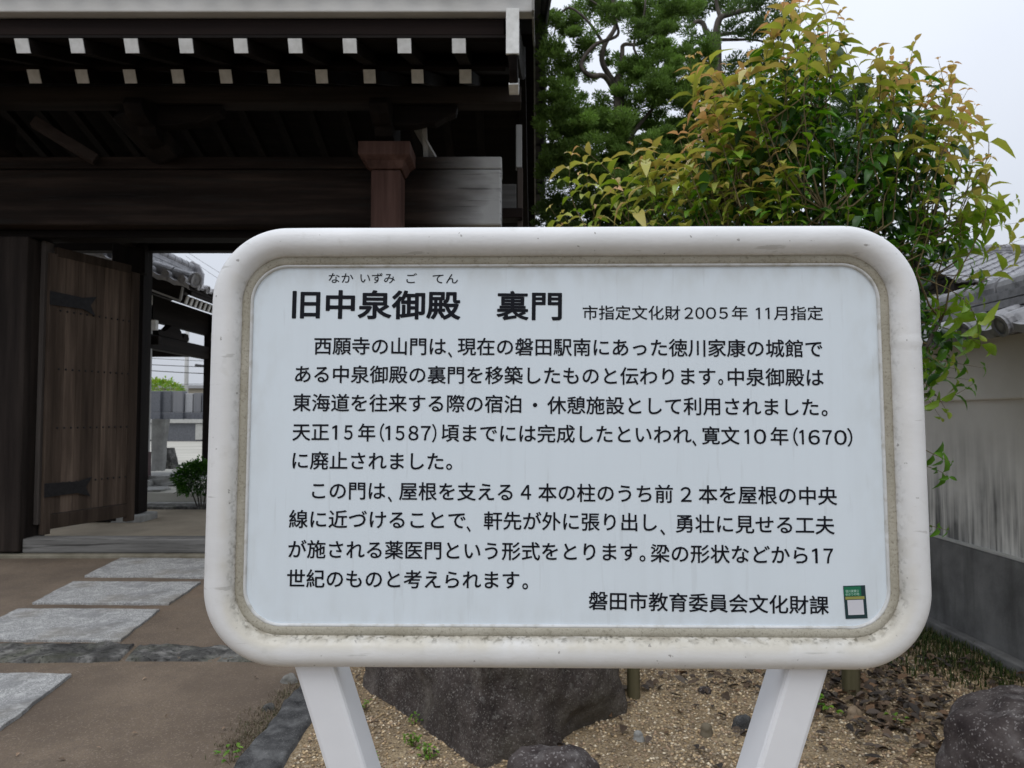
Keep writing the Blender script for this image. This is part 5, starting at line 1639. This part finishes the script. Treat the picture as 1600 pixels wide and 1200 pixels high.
for (px, py) in ((340, 1183), (262, 1120), (150, 1172), (310, 1080), (402, 1062), (90, 1190), (230, 1062), (205, 1150), (30, 1180), (352, 1140), (280, 985), (60, 892)):
    c_ = gr(px, py); a = rnd.uniform(0, 6.28); L_ = rnd.uniform(0.015, 0.04)
    LT.add((c_.x, c_.y, 0.012), (math.cos(a), math.sin(a), 0.1), (0.2, 0.1, 1), L_, L_ * 0.5, np.array((0.30, 0.21, 0.14)) * rnd.uniform(0.4, 1.1), 0.5)
mb = MB(); LT.mesh(mb)
o = kind(mb.build("leaf_litter", M_LITTER), "stuff"); o["label"], o["category"] = "brown dead leaves lying under the shrub and here and there on the path", "leaf litter"

def blades(mb, pts, h0, w0, cols, lean=0.6):
    n = len(pts)
    P_ = np.array(pts); a = R.random(n) * 2 * PI
    d = np.stack([np.cos(a), np.sin(a), np.zeros(n)], 1)
    sd_ = np.stack([-np.sin(a), np.cos(a), np.zeros(n)], 1)
    h = h0 * R.uniform(0.5, 1.3, (n, 1)); l_ = lean * R.uniform(0.2, 1.2, (n, 1))
    V = np.zeros((n, 5, 3)); up = np.array([0, 0, 1.0])
    V[:, 0] = P_ - sd_ * w0; V[:, 1] = P_ + sd_ * w0
    V[:, 2] = P_ + up * h * 0.6 + d * h * l_ * 0.3 + sd_ * w0 * 0.8; V[:, 3] = P_ + up * h * 0.6 + d * h * l_ * 0.3 - sd_ * w0 * 0.8
    V[:, 4] = P_ + up * h * (1 - 0.25 * l_) + d * h * l_
    F = []
    for i in range(n):
        b = 5 * i; F += [(b, b + 1, b + 2, b + 3), (b + 3, b + 2, b + 4)]
    C_ = np.array([cols[rnd.randrange(len(cols))] for _ in range(n)]) * R.uniform(0.7, 1.3, (n, 1))
    mb.add(V.reshape(-1, 3), F, np.repeat(C_, 5, 0))
GC = [(0.035, 0.06, 0.015), (0.06, 0.09, 0.02), (0.025, 0.045, 0.014), (0.09, 0.085, 0.035)]
pts = []
while len(pts) < 9000:
    x, y = rnd.uniform(2.0, 2.88), rnd.uniform(3.9, 8.2)
    if (x - 2.88) / 0.9 + 1.0 < rnd.random() * 0.9 + 0.25 * mnoise.noise((x * 4, y * 4, 0)) + max(0, (4.25 - y)) * 1.2:
        continue
    pts.append((x, y, bedz(x, y) - 0.004))
mb = MB(); blades(mb, pts, 0.06, 0.0035, GC)
o = kind(mb.build("grass", M_GRASS), "stuff"); o["label"], o["category"] = "dark low grass growing along the foot of the boundary wall", "grass"
# dry grass and moss fringe between path and border stones
pts = []
for (px, py, sx, sy, n) in ((425, 1120, 0.06, 0.12, 420), (400, 1145, 0.07, 0.09, 420), (385, 1165, 0.06, 0.07, 380), (445, 1095, 0.04, 0.1, 220), (458, 1070, 0.03, 0.12, 120)):
    c = gr(px, py)
    for _ in range(n):
        x, y = rnd.gauss(c.x, sx), rnd.gauss(c.y, sy)
        pts.append((min(x, -1.14), y, 0.0))
mb = MB(); blades(mb, pts, 0.024, 0.0018, [(0.16, 0.125, 0.085), (0.13, 0.105, 0.07), (0.08, 0.085, 0.04), (0.2, 0.165, 0.115), (0.22, 0.18, 0.13)], 1.3)
o = kind(mb.build("dry_grass", M_GRASS), "stuff"); o["label"], o["category"] = "dry grass and moss along the path's edge beside the dark border stones", "dry grass"
def weed(px, py, n, L0, lb, hgt=0.05, lo=0.36, hi=0.52, group="weeds in the gravel"):
    c = gr(px, py, 0.0); z = bedz(c.x, c.y) if c.x > -1.1 else 0.0
    w_ = thing("weed", lb, "weed", (c.x, c.y, z), group)
    lw = Leaves(); sm = MB()
    for _ in range(n):
        a = rnd.uniform(0, 2 * PI); r = rnd.uniform(0.0, 1.0) * L0 * 1.6
        q = Vector((c.x + math.cos(a) * r, c.y + math.sin(a) * r, z + rnd.uniform(0.2, 1.0) * hgt))
        sm.tube([(c.x + 0.3 * math.cos(a) * r, c.y + 0.3 * math.sin(a) * r, z - 0.005), q], [0.0012, 0.0008], 3, cap=False)
        for k in range(3):
            b = a + rnd.uniform(-1.2, 1.2)
            lw.add(tuple(q), (math.cos(b), math.sin(b), rnd.uniform(0.0, 0.7)), (0, 0, 1), L0 * rnd.uniform(0.5, 1.0), L0 * 0.4, leafcol(rnd.uniform(lo, hi)), 0.4)
    mb_ = MB(); lw.mesh(mb_); mb_.build("leaves", M_LEAF, w_)
    sm.build("stems", M_TWIG, w_)
weed(645, 1165, 26, 0.024, "low green weed in the gravel right of the sign's left leg, below the large rock")
weed(668, 1182, 26, 0.024, "bright green weed nearest the bottom edge beside the large rock")
weed(620, 1085, 9, 0.024, "small weed against the left edge of the large dark rock", 0.07)
weed(648, 1128, 14, 0.022, "dark little weed on the gravel halfway along the large rock")
weed(572, 1108, 12, 0.022, "weed touching the right side of the sign's left leg")
weed(584, 1190, 10, 0.022, "weed at the bottom edge beside the sign's left leg")
weed(1292, 1112, 9, 0.06, "upright weed with large green leaves right of the sign's right leg", 0.12)
weed(1400, 1128, 5, 0.035, "tiny green seedling among the dead leaves", 0.04)
weed(362, 1192, 8, 0.035, "green seedling at the near end of the dark border stones", 0.06)
weed(1248, 1060, 10, 0.035, "dark green weed behind the sign's right leg", 0.08)
# loose stones lying in the bed
for k, (px, py, s, lb) in enumerate(((1104, 1139, 0.028, "brown lump of stone in the gravel between rock and right leg"), (998, 1150, 0.025, "pale pebble near the right end of the large rock"),
                                     (1160, 1132, 0.05, "blackish clod beside the sign's right leg"), (1335, 1117, 0.04, "tan stone among the dead leaves"), (452, 1066, 0.05, "pale grey cobble at the path's edge by the left leg"),
                                     (420, 1110, 0.04, "grey cobble half hidden in dry grass at the path's edge"), (1100, 1084, 0.04, "dull brown stone under the sign's lower rail"))):
    p = gr(px, py, 0.0)
    ring = [(p.x + s * math.cos(a) * 1.2, p.y + s * math.sin(a) * 0.9) for a in np.linspace(0, 2 * PI, 9)[:-1]]
    mm = [M_EARTH, M_GREYST, M_BORDER, mat("tan_stone", [(0.2, 0.15, 0.1), (0.28, 0.21, 0.14)], 20), mat("dull_cobble", [(0.13, 0.125, 0.11), (0.24, 0.235, 0.22)], 14, rough=0.9, bump=0.5, bscale=60), M_STEP, M_ROCKP][k]
    rock("loose_stone", ring, s * 0.9, mm, lb, "stone", 0.72, 28, 18, s * 0.30, k * 3.0, 0.85, 16, -0.03, "loose stones in the bed")
